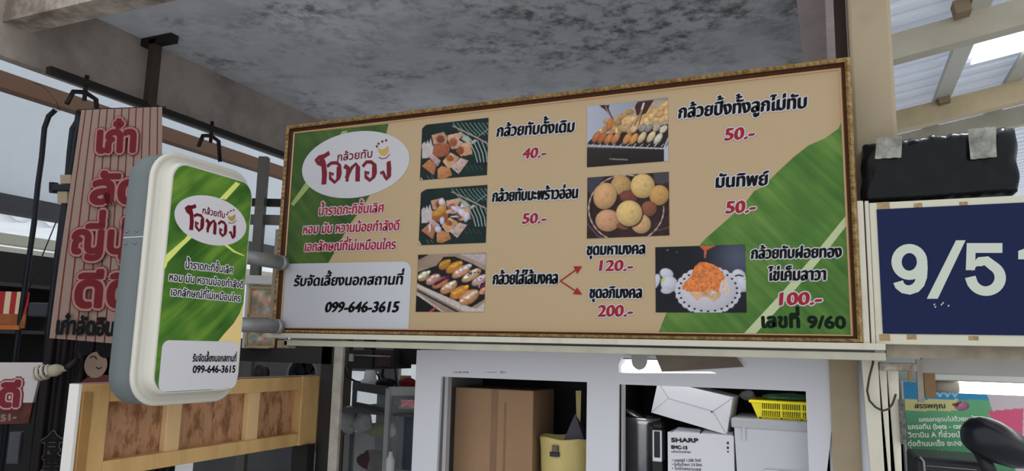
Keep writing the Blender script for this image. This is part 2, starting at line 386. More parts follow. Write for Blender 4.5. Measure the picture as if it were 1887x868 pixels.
# left: distant corrugated roof seen under the pale wall
ML = frame((-6.3, 0, 2.75), (-1, 0, .0), (0, 1, 0), (0, 0, 1))
lr = thing('distant_roof', 'grey corrugated roof edge with beams seen low through the gap at the far left', 'roof', (-7.5, 1.5, 2.6))
b = MB(); n = 150
vs = []; fs = []
for i in range(n + 1):
    y = -2 + 12 * i / n; z = .035 * math.sin(2 * math.pi * y / .28)
    vs += [(-6.4, y, 2.70 + z), (-11.9, y, 2.98 + z)]
fs = [(2 * i, 2 * i + 1, 2 * i + 3, 2 * i + 2) for i in range(n)]
lsheet = mat('brightened_roof_sheet', K(206, 212, 218, .9), .5, var=.3, vs=3); translucent(lsheet, .3, (.8, .84, .88, 1))  # grey metal roof let light through only to lift its dark underside
b.add(vs, fs).build('roof_sheet', lsheet, lr)
MB().box(-7.6, -7.45, -2, 10, 2.60, 2.70).build('beam', mat('olive_beam', K(176, 174, 158, 1.0), .6), lr)
MB().box(-9.6, -9.45, -2, 10, 2.70, 2.80).build('beam', mat('olive_beam', K(176, 174, 158, 1.0), .6), lr)
struct(MB().box(-12.1, -12.0, -4, 12, 0, 5).build('wall_far_left', mat('far_white', K(190, 194, 196), .7, var=.3, vs=1)))

# brown beam that runs past the pale wall
br = mat('brown_beam_paint', K(120, 84, 62, .62), .6, var=.5, vs=4, stretch=(1, .3, 1), dark=K(104, 96, 84, .6), thr=(.4, .7))
bb = tag(MB().box(-5.06, -4.96, -1.8, 7, 3.315, 3.425).build('steel_beam', br), 'rusty brown steel beam crossing in front of the pale wall, upper left', 'beam'); centre(bb)

# hanging rail under the slab beam and its T shaped hanger
dk = mat('black_iron', K(34, 30, 28), .55, var=.3, vs=12)
zr = P(275, 196, X=-3.9)[2]
hr = thing('hanging_rail', 'black iron rail hung along the lower edge of the concrete beam by a T-shaped hanger', 'rail', (-3.9, 1, zr))
y0 = P(89, 129, X=-3.9)[1]
MB().box(-3.92, -3.88, y0, 4.5, zr - .02, zr + .02).build('rail', dk, hr)
tx = P(290, 72, Z=3.56); xx = P(276, 190, X=-3.9)
MB().box(-3.925, -3.875, xx[1] - .03, xx[1] + .03, zr, 3.58).build('hanger', mat('rusty_iron', K(70, 58, 50), .6, var=.5), hr)
MB().box(-4.0, -3.74, xx[1] - .03, xx[1] + .03, 3.55, 3.6).build('top_plate', dk, hr)
for px, py, g in ((157, 170, 0), (389, 250, 1)):
    p = P(px, py, X=-3.9)
    o = MB(); o.tube([(-3.9, p[1], p[2] + .10), (-3.9, p[1], p[2] - .05)], .012, 8)
    o.tube([(-3.9, p[1] - .10, p[2] - .10), (-3.9, p[1] - .07, p[2] - .02), (-3.9, p[1], p[2]), (-3.9, p[1] + .07, p[2] - .02), (-3.9, p[1] + .1, p[2] - .16)], .014, 8)
    centre(tag(o.build('pipe_hook', dk), ['black iron hook hanging from the rail just above the striped banner', 'black iron hook hanging from the rail above the light box'][g], 'hook', 'hooks under the rail'))

# black bent poles at the left
def pipe(name, pts, r, m, label, cat, dist):
    q = [PD(x, y, dist) for x, y in pts]
    if cat == 'pole': q.append((q[-1][0], q[-1][1], 0))
    o = MB().tube(q, r, 10).build(name, m); centre(tag(o, label, cat)); return o
navy = mat('black_rubber', K(18, 22, 30), .45)
pipe('bent_pole', [(103, 202), (90, 214), (82, 236), (77, 290), (70, 340), (63, 410), (52, 487), (30, 640)], .016, navy, 'single black bent pole standing left of the striped banner', 'pole', 4.6)
pipe('bent_pole', [(146, 204), (143, 224), (134, 238), (129, 280), (124, 340), (114, 410), (104, 487), (86, 640)], .017, navy, 'thicker black pole with a beige joint, right beside the striped banner', 'pole', 4.2)
pipe('bent_pole', [(148, 206), (146, 226), (140, 250), (135, 290), (126, 345)], .012, navy, 'thin black bent pole between the thicker pole and the striped banner', 'pole', 4.1)
p = PD(121, 346, 4.05)
t = thing('pole_clamp', 'black clamp bolted round a beige joint on the pole by the banner', 'clamp', p)
Mc = frame(p, R[:, 0], R[:, 1])
MB(Mc).box(-.075, .055, -.018, .018, -.03, .03, bev=.004).build('clamp_bar', navy, t)
MB(Mc).box(-.075, -.055, -.03, .03, -.03, .03, bev=.004).build('bolt', navy, t)
MB(Mc).box(-.02, .04, .02, .07, -.03, .02, bev=.004).build('joint', mat('old_beige_plastic', K(150, 134, 110), .6), t)
MB(Mc).box(-.035, .02, -.085, -.02, -.03, .02, bev=.004).build('joint', mat('old_beige_plastic', K(150, 134, 110), .6), t)
pipe('loose_wire', [(62, 153), (78, 158), (94, 172), (104, 186), (110, 204)], .003, dk, 'thin dark wire looped over the brown beam at the far left', 'wire', 4.8)
pipe('thin_stay', [(0, 586), (50, 540), (105, 405)], .004, dk, 'thin diagonal stay wire between the black poles at the far left', 'wire', 4.9)

# ================================================================== MAIN MENU SIGN
MS = frame((0, 0, 0), (1, 0, 0), (0, 0, 1))
KS = 0.76
white_ink = mat('white_ink', K(196, 194, 198, KS), .4)
black_ink = mat('black_ink', (.004, .004, .005, 1), .6, spec=.1)
red_ink = mat('red_ink', K(158, 18, 34, .72), .5)
maroon_ink = mat('maroon_ink', K(120, 14, 36, .72), .5)
X0, X1, Z0, Z1 = -2.357, .044, 1.771, 2.699
sg = thing('menu_sign', 'long framed shop menu sign with cream print, food pictures, prices and Thai lettering', 'sign', (-1.15, 0, 1.74))
def s2(px, py): return PM(px, py, MS)
MB().box(X0 - .01, X1 + .01, 0, .022, Z0 - .01, Z1 + .01).build('board', mat('cream_print', K(186, 160, 124, KS), .42), sg)
# frame moulding: gold outer ridge, dark inner groove, thin pale lip
gold = mat('old_gold', K(152, 126, 82, 1.1), .45, metal=.25, var=.75, vs=38, dark=K(96, 66, 34), thr=(.38, .6), bump=.5, bs=60)
groove = mat('dark_groove', K(66, 36, 18, 1.1), .6, var=.6, vs=70, dark=K(30, 14, 8))
lip = mat('pale_lip', K(160, 126, 92, 1.3), .5)
prof = [(0, .003, 0), (.005, .006, 2), (.005, .006, 2), (.008, .002, 1), (.016, .010, 1), (.019, .022, 0), (.027, .030, 0), (.034, .026, 0), (.038, .014, 0), (.038, -.03, 0)]
corn = [(X0, Z0, -1, -1), (X1, Z0, 1, -1), (X1, Z1, 1, 1), (X0, Z1, -1, 1)]
for e in range(4):
    A, B = corn[e], corn[(e + 1) % 4]; b = MB(MS)
    zk = lambda c_: c_[3] * (.70 if c_[3] < 0 else 1)           # the ledge hides the foot of the bottom rail
    A = (A[0], A[1], A[2], zk(A)); B = (B[0], B[1], B[2], zk(B))
    for (w0, h0, m0), (w1, h1, m1) in zip(prof, prof[1:]):
        q = [(A[0] + A[2] * w0, A[1] + A[3] * w0, h0), (B[0] + B[2] * w0, B[1] + B[3] * w0, h0), (B[0] + B[2] * w1, B[1] + B[3] * w1, h1), (A[0] + A[2] * w1, A[1] + A[3] * w1, h1)]
        b.add(q, [(0, 1, 2, 3)], m0 if m0 == m1 or m0 else m1)
    fr = b.build('frame_rail', [gold, groove, lip], sg)
    # carved leaf ornaments along the ridge, one relief mesh per rail
    L = math.hypot(B[0] - A[0], B[1] - A[1]); n = int(L / .022); o = MB(MS)
    for i in range(n):
        t = (i + .5) / n; cx_ = A[0] + (B[0] - A[0]) * t; cz_ = A[1] + (B[1] - A[1]) * t
        ox, oz = (0, A[3]) if e % 2 == 0 else (A[2] if e == 3 else B[2], 0)
        ux, uz = ((B[0] - A[0]) / L, (B[1] - A[1]) / L); s_ = .008
        P_ = lambda a_, d_, h_: (cx_ + ux * a_ + ox * d_, cz_ + uz * a_ + oz * d_, h_)
        o.add([P_(-s_, .019, .023), P_(0, .024, .035), P_(s_, .019, .023), P_(s_ * .9, .034, .027), P_(-s_ * .9, .034, .027)], [(0, 2, 1), (2, 3, 1), (3, 4, 1), (4, 0, 1)])
    r_ = o.build('carved_relief', gold, fr); r_['kind'] = 'stuff'
# printed leaves
def sign_poly(name, pts, m, z, label=None):
    b = MB(MS); q = [s2(*p) for p in pts]; b.add([(x, y, z) for x, y in q], [tuple(range(len(q)))]); return b.build(name, m, sg, label)
gl = leaf_mat('leaf_print_green', (0, math.radians(48), 0), K(80, 120, 50, KS), K(62, 102, 42, KS), K(108, 140, 66, KS), .6)
gl2 = leaf_mat('leaf_print_dark_green', (0, math.radians(48), 0), K(64, 92, 40, KS), K(50, 76, 34, KS), K(84, 110, 48, KS), .4)
tri = lambda pts: pts
def sign_area(name, pts, m, z, label=None):
    q = [s2(*p) for p in pts]; q = [(min(max(x, X0), X1), min(max(y, Z0), Z1)) for x, y in q]
    return holed(q, [], MS @ Matrix.Translation((0, 0, z)), .0002, name, m, sg, label)
sign_area('leaf_print', [(1560, 225), (1545, 237), (1520, 255), (1490, 268), (1462, 290), (1432, 318), (1405, 345), (1390, 352), (1372, 376), (1340, 405), (1300, 440), (1280, 462), (1262, 492), (1246, 530), (1234, 562), (1214, 612), (1214, 640), (1590, 640), (1590, 225)], gl, .0006, 'green banana leaf printed across the lower right corner')
sign_area('leaf_midrib', [(1371, 616), (1393, 616), (1450, 552), (1508, 483), (1564, 417), (1562, 398), (1500, 470), (1440, 540)], mat('midrib_print', K(186, 196, 150, KS), .4), .0010)
sign_area('leaf_print', [(520, 220), (716, 228), (712, 246), (700, 300), (690, 345), (668, 382), (640, 420), (622, 455), (604, 486), (500, 490), (500, 230)], gl2, .0006, 'darker green banana leaf printed behind the oval logo')
sign_area('leaf_midrib', [(536, 376), (541, 380), (578, 336), (641, 241), (631, 242), (568, 330)], mat('midrib_print2', K(150, 166, 96, KS), .4), .0009)
# oval logo
ctr = s2(656, 303); el = [s2(656 + 99, 293), s2(557, 313), s2(652, 244), s2(660, 364)]
rx = (el[0][0] - el[1][0]) / 2; rz = (s2(656, 243)[1] - s2(656, 365)[1]) / 2
cxo = (el[0][0] + el[1][0]) / 2
b = MB(MS); b.prism([(cxo + rx * math.cos(2 * math.pi * k / 64), ctr[1] + rz * math.sin(2 * math.pi * k / 64)) for k in range(64)], .0012, .0016)
logo = b.build('logo_oval', white_ink, sg)
def wording(parent, M, items, name='lettering'):
    """items: text, left px, right px, height px, ink, kwargs -- one mesh per ink and line, backing outline below"""
    for it in items:
        txt, a_, b_, hpx, m, kw = it; kw = dict(kw)
        p, q = PM(*a_, M), PM(*b_, M)
        top = PM(a_[0], a_[1] - hpx, M); h = math.hypot(top[0] - p[0], top[1] - p[1])
        out = kw.pop('out', 0); om = kw.pop('om', white_ink); z = kw.pop('z', .0018)
        par = parent
        if out:
            b = MB(M); letters(b, txt, p, q, h, M, z=z, nib=kw.get('nib', (0, 0)), ring=out + kw.get('ring', 0), nr=10, shear=kw.get('shear', 0))
            par = b.build('text_outline', om, parent, clean=False)
        b = MB(M); letters(b, txt, p, q, h, M, z=z + (.0006 if out else 0), **kw); b.build(name, m, par, clean=False)
N1 = dict(nib=(.13, .07), out=.12, shear=.05, ring=.018)
N2 = dict(nib=(.14, .06), out=.12, ring=.018, shear=.03)
NR = dict(nib=(.11, .07), out=.13, ring=.01, shear=.05)
wording(logo, MS, [
    ('กล้วยทับ', (622, 297), (686, 290), 11, maroon_ink, dict(z=.002, ring=.045)),
])
# hand drawn brand word, traced as broad strokes
def s3(pts): return [s2(*p) for p in pts]
b = MB(MS); zc = [.0024]
def crop4(p): return (500 + p[0] / 2.7136, 180 + p[1] / 2.7136)
def stroke(pts, w):
    ribbon(b, s3([crop4(p) for p in pts]), w, zc[0]); zc[0] += 2e-5
def logo_word(stroke):
    stroke([(292, 276), (268, 292), (240, 300), (226, 312), (236, 326), (256, 334)], .022)
    stroke([(250, 300), (262, 330), (268, 380), (264, 434)], .028)
    stroke([(262, 340), (266, 434)], .022)
    stroke([(280, 345), (300, 328), (330, 326), (344, 342), (346, 380), (340, 402), (318, 424), (296, 404), (294, 376), (312, 386)], .017)
    stroke([(338, 345), (336, 405)], .022)
    stroke([(366, 342), (384, 352), (386, 378), (378, 404)], .022)
    stroke([(384, 350), (380, 420)], .017)
    stroke([(384, 390), (404, 350), (424, 332), (438, 350), (436, 420)], .017)
    stroke([(434, 345), (432, 418)], .024)
    stroke([(458, 345), (478, 322), (500, 322), (520, 338), (522, 376), (514, 396), (494, 414), (474, 398), (472, 372), (490, 380)], .017)
    stroke([(516, 340), (514, 396)], .022)
    stroke([(546, 380), (560, 372), (568, 392), (578, 408), (590, 396), (594, 360), (590, 318)], .016)
    stroke([(588, 322), (590, 396)], .022)
logo_word(stroke)
b.build('brand_lettering', maroon_ink, logo, clean=False)
def bowl_emblem(M, px, py, s, parent, z):
    ye = mat('emblem_gold', K(196, 160, 84, KS), .4)
    p2 = lambda dx, dy: PM(px + dx * s, py + dy * s, M)
    b = MB(M); b.add([(*p2(-10, -6), z), (*p2(-9, 3), z), (*p2(-3, 9), z), (*p2(4, 9), z), (*p2(10, 1), z), (*p2(9, -9), z), (*p2(5, -6), z), (*p2(0, -3), z), (*p2(-5, -2), z)], [tuple(range(9))]); b.build('emblem_bowl', ye, parent)
    b = MB(M)
    for dx, dy in ((-9, -13), (-2, -17), (5, -19), (-12, -8)):
        b.add([(*p2(dx - 2.6, dy), z), (*p2(dx, dy + 2.8), z), (*p2(dx + 2.6, dy), z), (*p2(dx, dy - 2.8), z)], [(0, 1, 2, 3)])
    ribbon(b, [p2(-9, 12), p2(-2, 15), p2(6, 13), p2(12, 6)], .004 * s, z); b.build('emblem_dots', maroon_ink, parent)
bowl_emblem(MS, 707, 278, 1.0, logo, .0024)
wording(sg, MS, [
    ('น้ำราดกะทิชั้นเลิศ', (588, 397), (707, 391), 13, mat('crimson_ink', K(166, 18, 46, .75), .4), NR),
    ('หอม มัน หวานน้อยกำลังดี', (559, 431), (735, 424), 13, mat('crimson_ink', K(166, 18, 46, .75), .4), NR),
    ('เอกลักษณ์ที่ไม่เหมือนใคร', (562, 463), (729, 459), 13, mat('crimson_ink', K(166, 18, 46, .75), .4), NR),
])
# white contact panel (rounded corner)
pts = [(500, 487)] + [(500, 487)] + [(744, 482)] + [(752, 485), (757, 492), (758, 500)] + [(753, 606), (500, 606)]
sign_area('contact_panel', pts[1:], mat('contact_white', K(196, 196, 202, KS), .4), .0012, 'white rounded panel printed in the lower left corner')
wording(sg, MS, [
    ('รับจัดเลี้ยงนอกสถานที่', (542, 527), (741, 524), 14, black_ink, dict(nib=(.13, .06), shear=.12, ring=.02)),
    ('099-646-3615', (599, 575), (733, 575), 18, black_ink, dict(nib=(.13, .05), shear=.18, ring=.025)),
    ('กล้วยทับดั้งเดิม', (916, 252), (1057, 243), 16, black_ink, N1),
    ('40.-', (963, 292), (1005, 290), 18, red_ink, dict(nib=(.12, .06), out=.10, shear=.10, ring=.015)),
    ('กล้วยทับมะพร้าวอ่อน', (908, 372), (1064, 365), 16, black_ink, N2),
    ('50.-', (963, 412), (1005, 411), 18, red_ink, dict(nib=(.12, .06), out=.10, shear=.10, ring=.015)),
    ('กล้วยใส่ไส้มงคล', (909, 524), (1027, 523), 17, black_ink, N2),
    ('กล้วยปิ้งทั้งลูกไม่ทับ', (1251, 218), (1485, 199), 18, black_ink, N1),
    ('50.-', (1336, 259), (1389, 255), 21, red_ink, dict(nib=(.12, .06), out=.10, shear=.10, ring=.015)),
    ('มันทิพย์', (1320, 346), (1415, 341), 18, black_ink, N1),
    ('50.-', (1338, 393), (1391, 391), 21, red_ink, dict(nib=(.12, .06), out=.10, shear=.10, ring=.015)),
    ('ชุดมหามงคล', (1082, 470), (1188, 468), 16, black_ink, N2),
    ('120.-', (1105, 499), (1165, 499), 19, red_ink, dict(nib=(.12, .06), out=.10, shear=.10, ring=.015)),
    ('ชุดอภิมงคล', (1087, 549), (1182, 549), 16, black_ink, N2),
    ('200.-', (1102, 583), (1165, 583), 20, red_ink, dict(nib=(.12, .06), out=.10, shear=.10, ring=.015)),
    ('กล้วยทับฝอยทอง', (1385, 477), (1550, 474), 16, black_ink, N1),
    ('ไข่เค็มลาวา', (1416, 517), (1521, 516), 17, black_ink, N1),
    ('100.-', (1437, 562), (1513, 561), 22, red_ink, dict(nib=(.12, .06), out=.10, shear=.10, ring=.015)),
    ('เลขที่', (1405, 603), (1473, 603), 19, mat('dark_green_ink', K(8, 28, 12, .8), .6, spec=.1), dict(ring=.09)),
    ('9/60', (1489, 604), (1558, 605), 21, mat('dark_green_ink', K(8, 28, 12, .8), .6, spec=.1), dict(ring=.07)),
])
b = MB(MS)
for (x0, y0), (x1, y1) in (((1033, 518), (1062, 497)), ((1033, 518), (1062, 537))):
    ribbon(b, [s2(x0, y0), s2(x1, y1)], .005, .0024)
b.add([(*s2(*p), .0026) for p in ((1057, 491), (1073, 491), (1064, 505))], [(0, 1, 2)])
b.add([(*s2(*p), .0026) for p in ((1064, 530), (1073, 543), (1056, 542))], [(0, 1, 2)])
b.build('red_arrows', red_ink, sg)

# food pictures (drawing coordinates follow enlarged crops of each picture)
def bananas_base(p, flower):
    oy = 0
    p.fill((14, 34, 32)); p.c *= (.8 + .5 * p.noise(60, 3)[..., None])
    T = (lambda x, y: (x, y)) if not flower else (lambda x, y: (x * 1.02 - 5, y * 1.0 - 20 + (x - 500) * -.005))
    for i in range(9):
        p.line([T(500 + i * 52, 110), T(560 + i * 52, 190), T(640 + i * 50, 260)], 7, (120, 150, 140))
    for i in range(6):
        p.line([T(700 + i * 50, 330), T(770 + i * 46, 480), T(800 + i * 40, 590)], 9 if i < 4 else 5, (168, 186, 180))
    for i in range(4): p.line([T(640 + i * 60, 590 + i * 16), T(690 + i * 60, 690)], 4, (70, 96, 90))
    p.line([T(930, 190), T(800, 285)], 8, (130, 150, 146))
    p.line([T(180, 760), T(215, 810)], 6, (90, 120, 110)); p.line([T(230, 760), T(262, 800)], 6, (90, 120, 110))
    fray = [T(*q) for q in [(118, 375), (150, 340), (170, 370), (185, 320), (205, 365), (225, 300), (245, 380), (262, 400), (235, 540), (120, 545)]]
    p.poly(fray, (186, 176, 176), tex=.2)
    p.poly([T(*q) for q in [(600, 230), (690, 280), (740, 330), (660, 350), (590, 300)]], (150, 160, 150), tex=.5)
    p.poly([T(*q) for q in [(716, 350), (768, 310), (800, 330), (740, 372)]], (150, 170, 160))
    def slab(pts, top, side, d, seed, stain=None):
        q = [T(*t) for t in pts]
        p.poly([(x + d[0], y + d[1]) for x, y in q], side)
        p.poly(q, top, tex=.35, seed=seed, grad=(-.12, -.1))
        if stain: p.ell(*T(stain[0], stain[1]), stain[2], stain[3], 20, stain[4], sh=.2, soft=.4, tex=.4, seed=seed)
    slab([(235, 262), (385, 222), (430, 290), (425, 365), (262, 372)], (196, 150, 120), (90, 44, 30), (4, 14), 1, (345, 310, 62, 60, (120, 60, 52)))
    slab([(430, 262), (600, 225), (612, 270), (560, 330), (440, 330)], (204, 168, 140), (70, 30, 24), (8, 16), 2)
    slab([(440, 330), (500, 285), (625, 350), (560, 420), (480, 430)], (206, 170, 150), (96, 50, 36), (2, 12), 3, (500, 350, 62, 68, (150, 78, 48)))
    slab([(540, 455), (625, 355), (715, 340), (738, 495), (600, 520)], (206, 158, 120), (84, 40, 26), (0, 12), 4, (590, 450, 56, 60, (132, 66, 36)))
    slab([(268, 380), (435, 360), (462, 400), (450, 500), (330, 530), (242, 500)], (166, 96, 62), (90, 40, 24), (-2, 14), 5)
    slab([(200, 520), (245, 490), (350, 575), (310, 645)], (190, 160, 156), (100, 60, 50), (-8, 10), 6)
    slab([(378, 575), (470, 475), (575, 535), (450, 670)], (208, 160, 116), (190, 160, 150), (-4, 12), 7, (460, 545, 60, 44, (150, 82, 44)))
    slab([(470, 655), (590, 540), (690, 575), (568, 740)], (200, 170, 160), (80, 44, 34), (8, -2), 8)
    slab([(118, 640), (205, 560), (300, 620), (262, 755)], (184, 118, 78), (84, 40, 24), (-4, 6), 9)
    slab([(310, 680), (360, 640), (460, 670), (490, 750), (380, 800), (312, 790)], (192, 130, 82), (96, 50, 30), (-2, 8), 10)
    for x, y in ((540, 680), (560, 690), (612, 606)): p.ell(*T(x, y), 8, 7, 0, (80, 30, 24), sh=0)
    p.line([T(500, 150), T(790, 290), T(930, 368)], 15, (176, 150, 144)); p.line([T(510, 160), T(930, 376)], 4, (70, 50, 50))
def ph1(p): bananas_base(p, 0)
def ph2(p):
    bananas_base(p, 1)
    for (x, y, a, b_, r, c) in [(375, 260, 48, 52, 0, (206, 198, 210)), (340, 390, 110, 48, -25, (196, 142, 52)), (370, 350, 50, 60, 0, (198, 150, 70)), (380, 500, 36, 60, 0, (196, 196, 214)),
                                (560, 350, 90, 36, 24, (196, 190, 212)), (640, 400, 80, 50, 40, (206, 198, 216)), (690, 450, 40, 80, 12, (200, 194, 210)), (540, 445, 66, 14, 0, (196, 192, 212)),
                                (330, 610, 50, 50, 30, (196, 190, 208)), (222, 590, 18, 70, 0, (206, 196, 206)), (640, 310, 30, 26, 0, (206, 200, 210))]:
        p.ell(x, y, a, b_, r, c, sh=.22, soft=.3, tex=.15, seed=int(x))
    p.ell(470, 380, 62, 30, -20, (206, 168, 140), soft=.4)
def chamfer(p, x, y, s, sx, sy):
    p.poly([(x, y), (x + sx * s, y), (x, y + sy * s)], (183, 156, 126))
def ph1c(p): ph1(p); p.poly([(100, 120), (190, 120), (150, 148), (112, 188), (100, 190)], (186, 158, 128)); p.poly([(100, 780), (110, 780), (134, 820), (100, 820)], (186, 158, 128))
def ph2c(p): ph2(p); p.poly([(90, 90), (180, 95), (130, 122), (104, 150), (90, 150)], (186, 158, 128)); p.poly([(80, 760), (92, 760), (120, 820), (80, 820)], (186, 158, 128))
def ph3(p):
    p.fill((150, 128, 112)); p.c *= (.85 + .3 * p.noise(70, 5)[..., None])
    p.poly([(90, 90), (240, 92), (110, 160)], (40, 20, 18))
    p.poly([(600, 90), (950, 90), (950, 230), (700, 120)], (176, 164, 168), tex=.3)
    p.poly([(100, 310), (330, 230), (420, 120), (560, 120), (760, 200), (930, 290), (930, 640), (700, 780), (90, 440)], (26, 18, 18))
    p.poly([(90, 455), (730, 735), (820, 760), (925, 680), (925, 800), (680, 800), (90, 500)], (190, 178, 172), tex=.2)
    p.poly([(90, 520), (620, 800), (560, 800), (90, 545)], (46, 48, 56)); p.poly([(90, 560), (420, 800), (380, 800), (90, 600)], (186, 174, 168), tex=.3)
    p.poly([(70, 600), (95, 600), (390, 800), (70, 805)], (14, 8, 10)); p.poly([(230, 800), (310, 735), (335, 755), (270, 800)], (176, 60, 40))
    B = [(170, 360, 90, 60, (196, 150, 96), (216, 224, 214)), (290, 400, 110, 60, (190, 140, 110), (208, 184, 190)), (430, 220, 90, 60, (180, 120, 40), (212, 164, 50)),
         (550, 250, 130, 62, (190, 120, 60), (206, 158, 40)), (640, 300, 150, 60, (200, 150, 110), (214, 206, 210)), (760, 350, 150, 60, (206, 160, 110), (224, 216, 214)),
         (860, 410, 120, 58, (190, 150, 130), (200, 186, 200)), (380, 440, 130, 56, (190, 120, 80), (74, 22, 64)), (480, 500, 130, 66, (200, 140, 90), (220, 214, 208)),
         (610, 560, 140, 72, (206, 130, 70), (212, 160, 44)), (730, 620, 150, 86, (206, 140, 84), (224, 218, 214)), (900, 480, 60, 50, (130, 60, 60), (80, 24, 70)), (905, 550, 50, 40, (200, 130, 100), (208, 150, 120))]
    for i, (x, y, a, b_, c, t) in enumerate(B):
        p.ell(x, y, a, b_, -32, c, sh=.35, soft=.15, tex=.35, seed=i)
        q = np.random.RandomState(i)
        for k in range(9):
            s_ = q.rand() * 1.5 - .75; p.ell(x + 8 + s_ * a * .85, y - 22 - s_ * a * .50 + q.randn() * 7, 34, 24, -20, np.array(t) * (.86 + .28 * q.rand()), sh=.3, soft=.5, tex=.3, seed=i * 7 + k)
    for x, y in ((730, 320), (760, 322), (720, 350), (745, 335), (800, 316), (750, 262), (846, 312), (872, 392)): p.ell(x, y, 13, 10, 0, (20, 14, 18), sh=0)
    p.line([(850, 500), (870, 440), (905, 432)], 7, (210, 200, 196))
def ph4(p):
    p.fill((164, 168, 182)); p.c *= (1.05 - .25 * ((p.x - 70) / 900)[..., None])
    p.poly([(1000, 60), (1000, 470), (190, 430), (300, 320), (560, 150), (780, 60)], (170, 156, 136), tex=.2)
    p.poly([(80, 545), (160, 470), (1000, 330), (1000, 560), (950, 610), (80, 600)], (44, 30, 28))
    q = np.random.RandomState(2)
    for (x0, y0, x1, y1, n, a, b_, dk_) in [(300, 330, 560, 200, 8, 50, 34, .9), (470, 320, 960, 130, 16, 62, 36, 1.02), (560, 300, 980, 200, 12, 60, 34, 1.02), (230, 400, 420, 330, 5, 60, 40, .85), (400, 390, 560, 390, 7, 52, 42, .84),
                                       (660, 360, 980, 250, 8, 62, 40, 1.06), (700, 300, 990, 200, 6, 60, 36, 1.05)]:
        for k in range(n):
            t = k / max(1, n - 1); c = np.array((208, 168, 116)) * (dk_ + .12 * q.randn() * .6)
            p.ell(x0 + (x1 - x0) * t + q.randn() * 8, y0 + (y1 - y0) * t + q.randn() * 14, a, b_, -40 + q.randn() * 14, c, sh=.3, soft=.18, tex=.3, seed=k)
    for x, y, c in ((710, 375, (150, 146, 136)), (780, 375, (140, 138, 132)), (870, 370, (184, 166, 140)), (945, 390, (206, 196, 176)), (610, 388, (206, 176, 130))):
        p.ell(x, y, 62, 38, -48, c, sh=.3, soft=.15, tex=.35, seed=x)
    for x, y, c in ((180, 480, (186, 110, 62)), (245, 490, (178, 104, 66)), (320, 500, (196, 124, 72)), (400, 495, (196, 132, 84)), (530, 500, (204, 144, 88)), (605, 502, (208, 142, 78)), (700, 485, (210, 186, 148)), (805, 478, (214, 192, 150)), (885, 500, (206, 198, 178))):
        p.ell(x, y, 82, 40, -56, c, sh=.4, soft=.14, tex=.3, seed=x)
    p.poly([(75, 560), (950, 605), (1010, 480), (1010, 620), (950, 640), (75, 600)], (120, 116, 120)); p.line([(80, 580), (945, 612)], 9, (190, 192, 200)); p.line([(950, 610), (1010, 470)], 12, (186, 188, 196))
    for k in range(11): p.line([(120 + k * 80, 590), (150 + k * 80, 560)], 7, (190, 190, 196))
    p.poly([(70, 600), (950, 622), (952, 760), (70, 840)], (52, 42, 40), grad=(-.05, -.3)); p.poly([(952, 610), (1010, 560), (1010, 770), (952, 765)], (176, 178, 192))
    p.line([(335, 732), (530, 740)], 16, (120, 112, 112)); p.line([(345, 735), (350, 800)], 8, (24, 20, 20)); p.poly([(360, 670), (555, 680), (555, 710), (360, 705)], (34, 26, 26))
    p.poly([(210, 120), (330, 112), (320, 150), (345, 220), (385, 290), (360, 280), (300, 190), (250, 150)], (60, 34, 36)); p.line([(285, 130), (350, 270), (385, 292)], 8, (176, 140, 120)); p.ell(335, 340, 38, 78, 22, (196, 120, 66), tex=.3)
    p.poly([(650, 78), (840, 55), (780, 150), (745, 215), (640, 235), (618, 135)], (66, 36, 32), tex=.3); p.line([(718, 100), (690, 200), (620, 340)], 22, (150, 120, 96)); p.line([(722, 95), (700, 160)], 18, (206, 200, 196)); p.line([(705, 200), (665, 340)], 9, (60, 44, 40))
def ph5(p):
    p.fill((50, 30, 28)); p.c *= (.6 + .8 * p.noise(30, 8)[..., None])
    p.poly([(80, 110), (290, 100), (120, 300), (80, 260)], (62, 58, 72)); p.poly([(860, 60), (1050, 40), (1050, 160), (980, 190), (880, 180)], (66, 64, 70))
    for i in range(60):
        t = 2 * math.pi * i / 60; x, y = 540 + 445 * math.cos(t), 480 + 400 * math.sin(t); x2, y2 = 540 + 445 * math.cos(t + .11), 480 + 400 * math.sin(t + .11)
        p.line([(x, y), (x2, y2)], 15, (150, 120, 110) if i % 2 else (184, 168, 160))
    p.line([(80, 660), (200, 800), (260, 830)], 8, (110, 100, 110)); p.line([(1050, 700), (860, 750)], 8, (100, 84, 84))
    E_ = [(480, 200, 125, 120, (184, 148, 96)), (570, 340, 110, 80, (120, 64, 54)), (290, 330, 140, 165, (206, 160, 112)), (320, 620, 150, 135, (200, 150, 112)), (735, 210, 148, 150, (212, 176, 116)), (930, 320, 118, 125, (196, 150, 88)),
          (810, 480, 95, 95, (136, 84, 60)), (500, 690, 80, 40, (120, 76, 50)), (715, 660, 122, 118, (206, 162, 116)), (575, 535, 160, 158, (216, 182, 120))]
    for i, (x, y, a, b_, c) in enumerate(E_):
        p.ell(x + 8, y + 10, a * 1.05, b_ * 1.05, 0, (40, 22, 20), sh=0); p.ell(x, y, a, b_, 10 * (i % 3), c, sh=.22, soft=.06, tex=.16, seed=i)
        p.ell(x + a * .2, y - b_ * .1, a * .22, b_ * .2, 0, np.array(c) * .9, sh=.1, soft=.8)
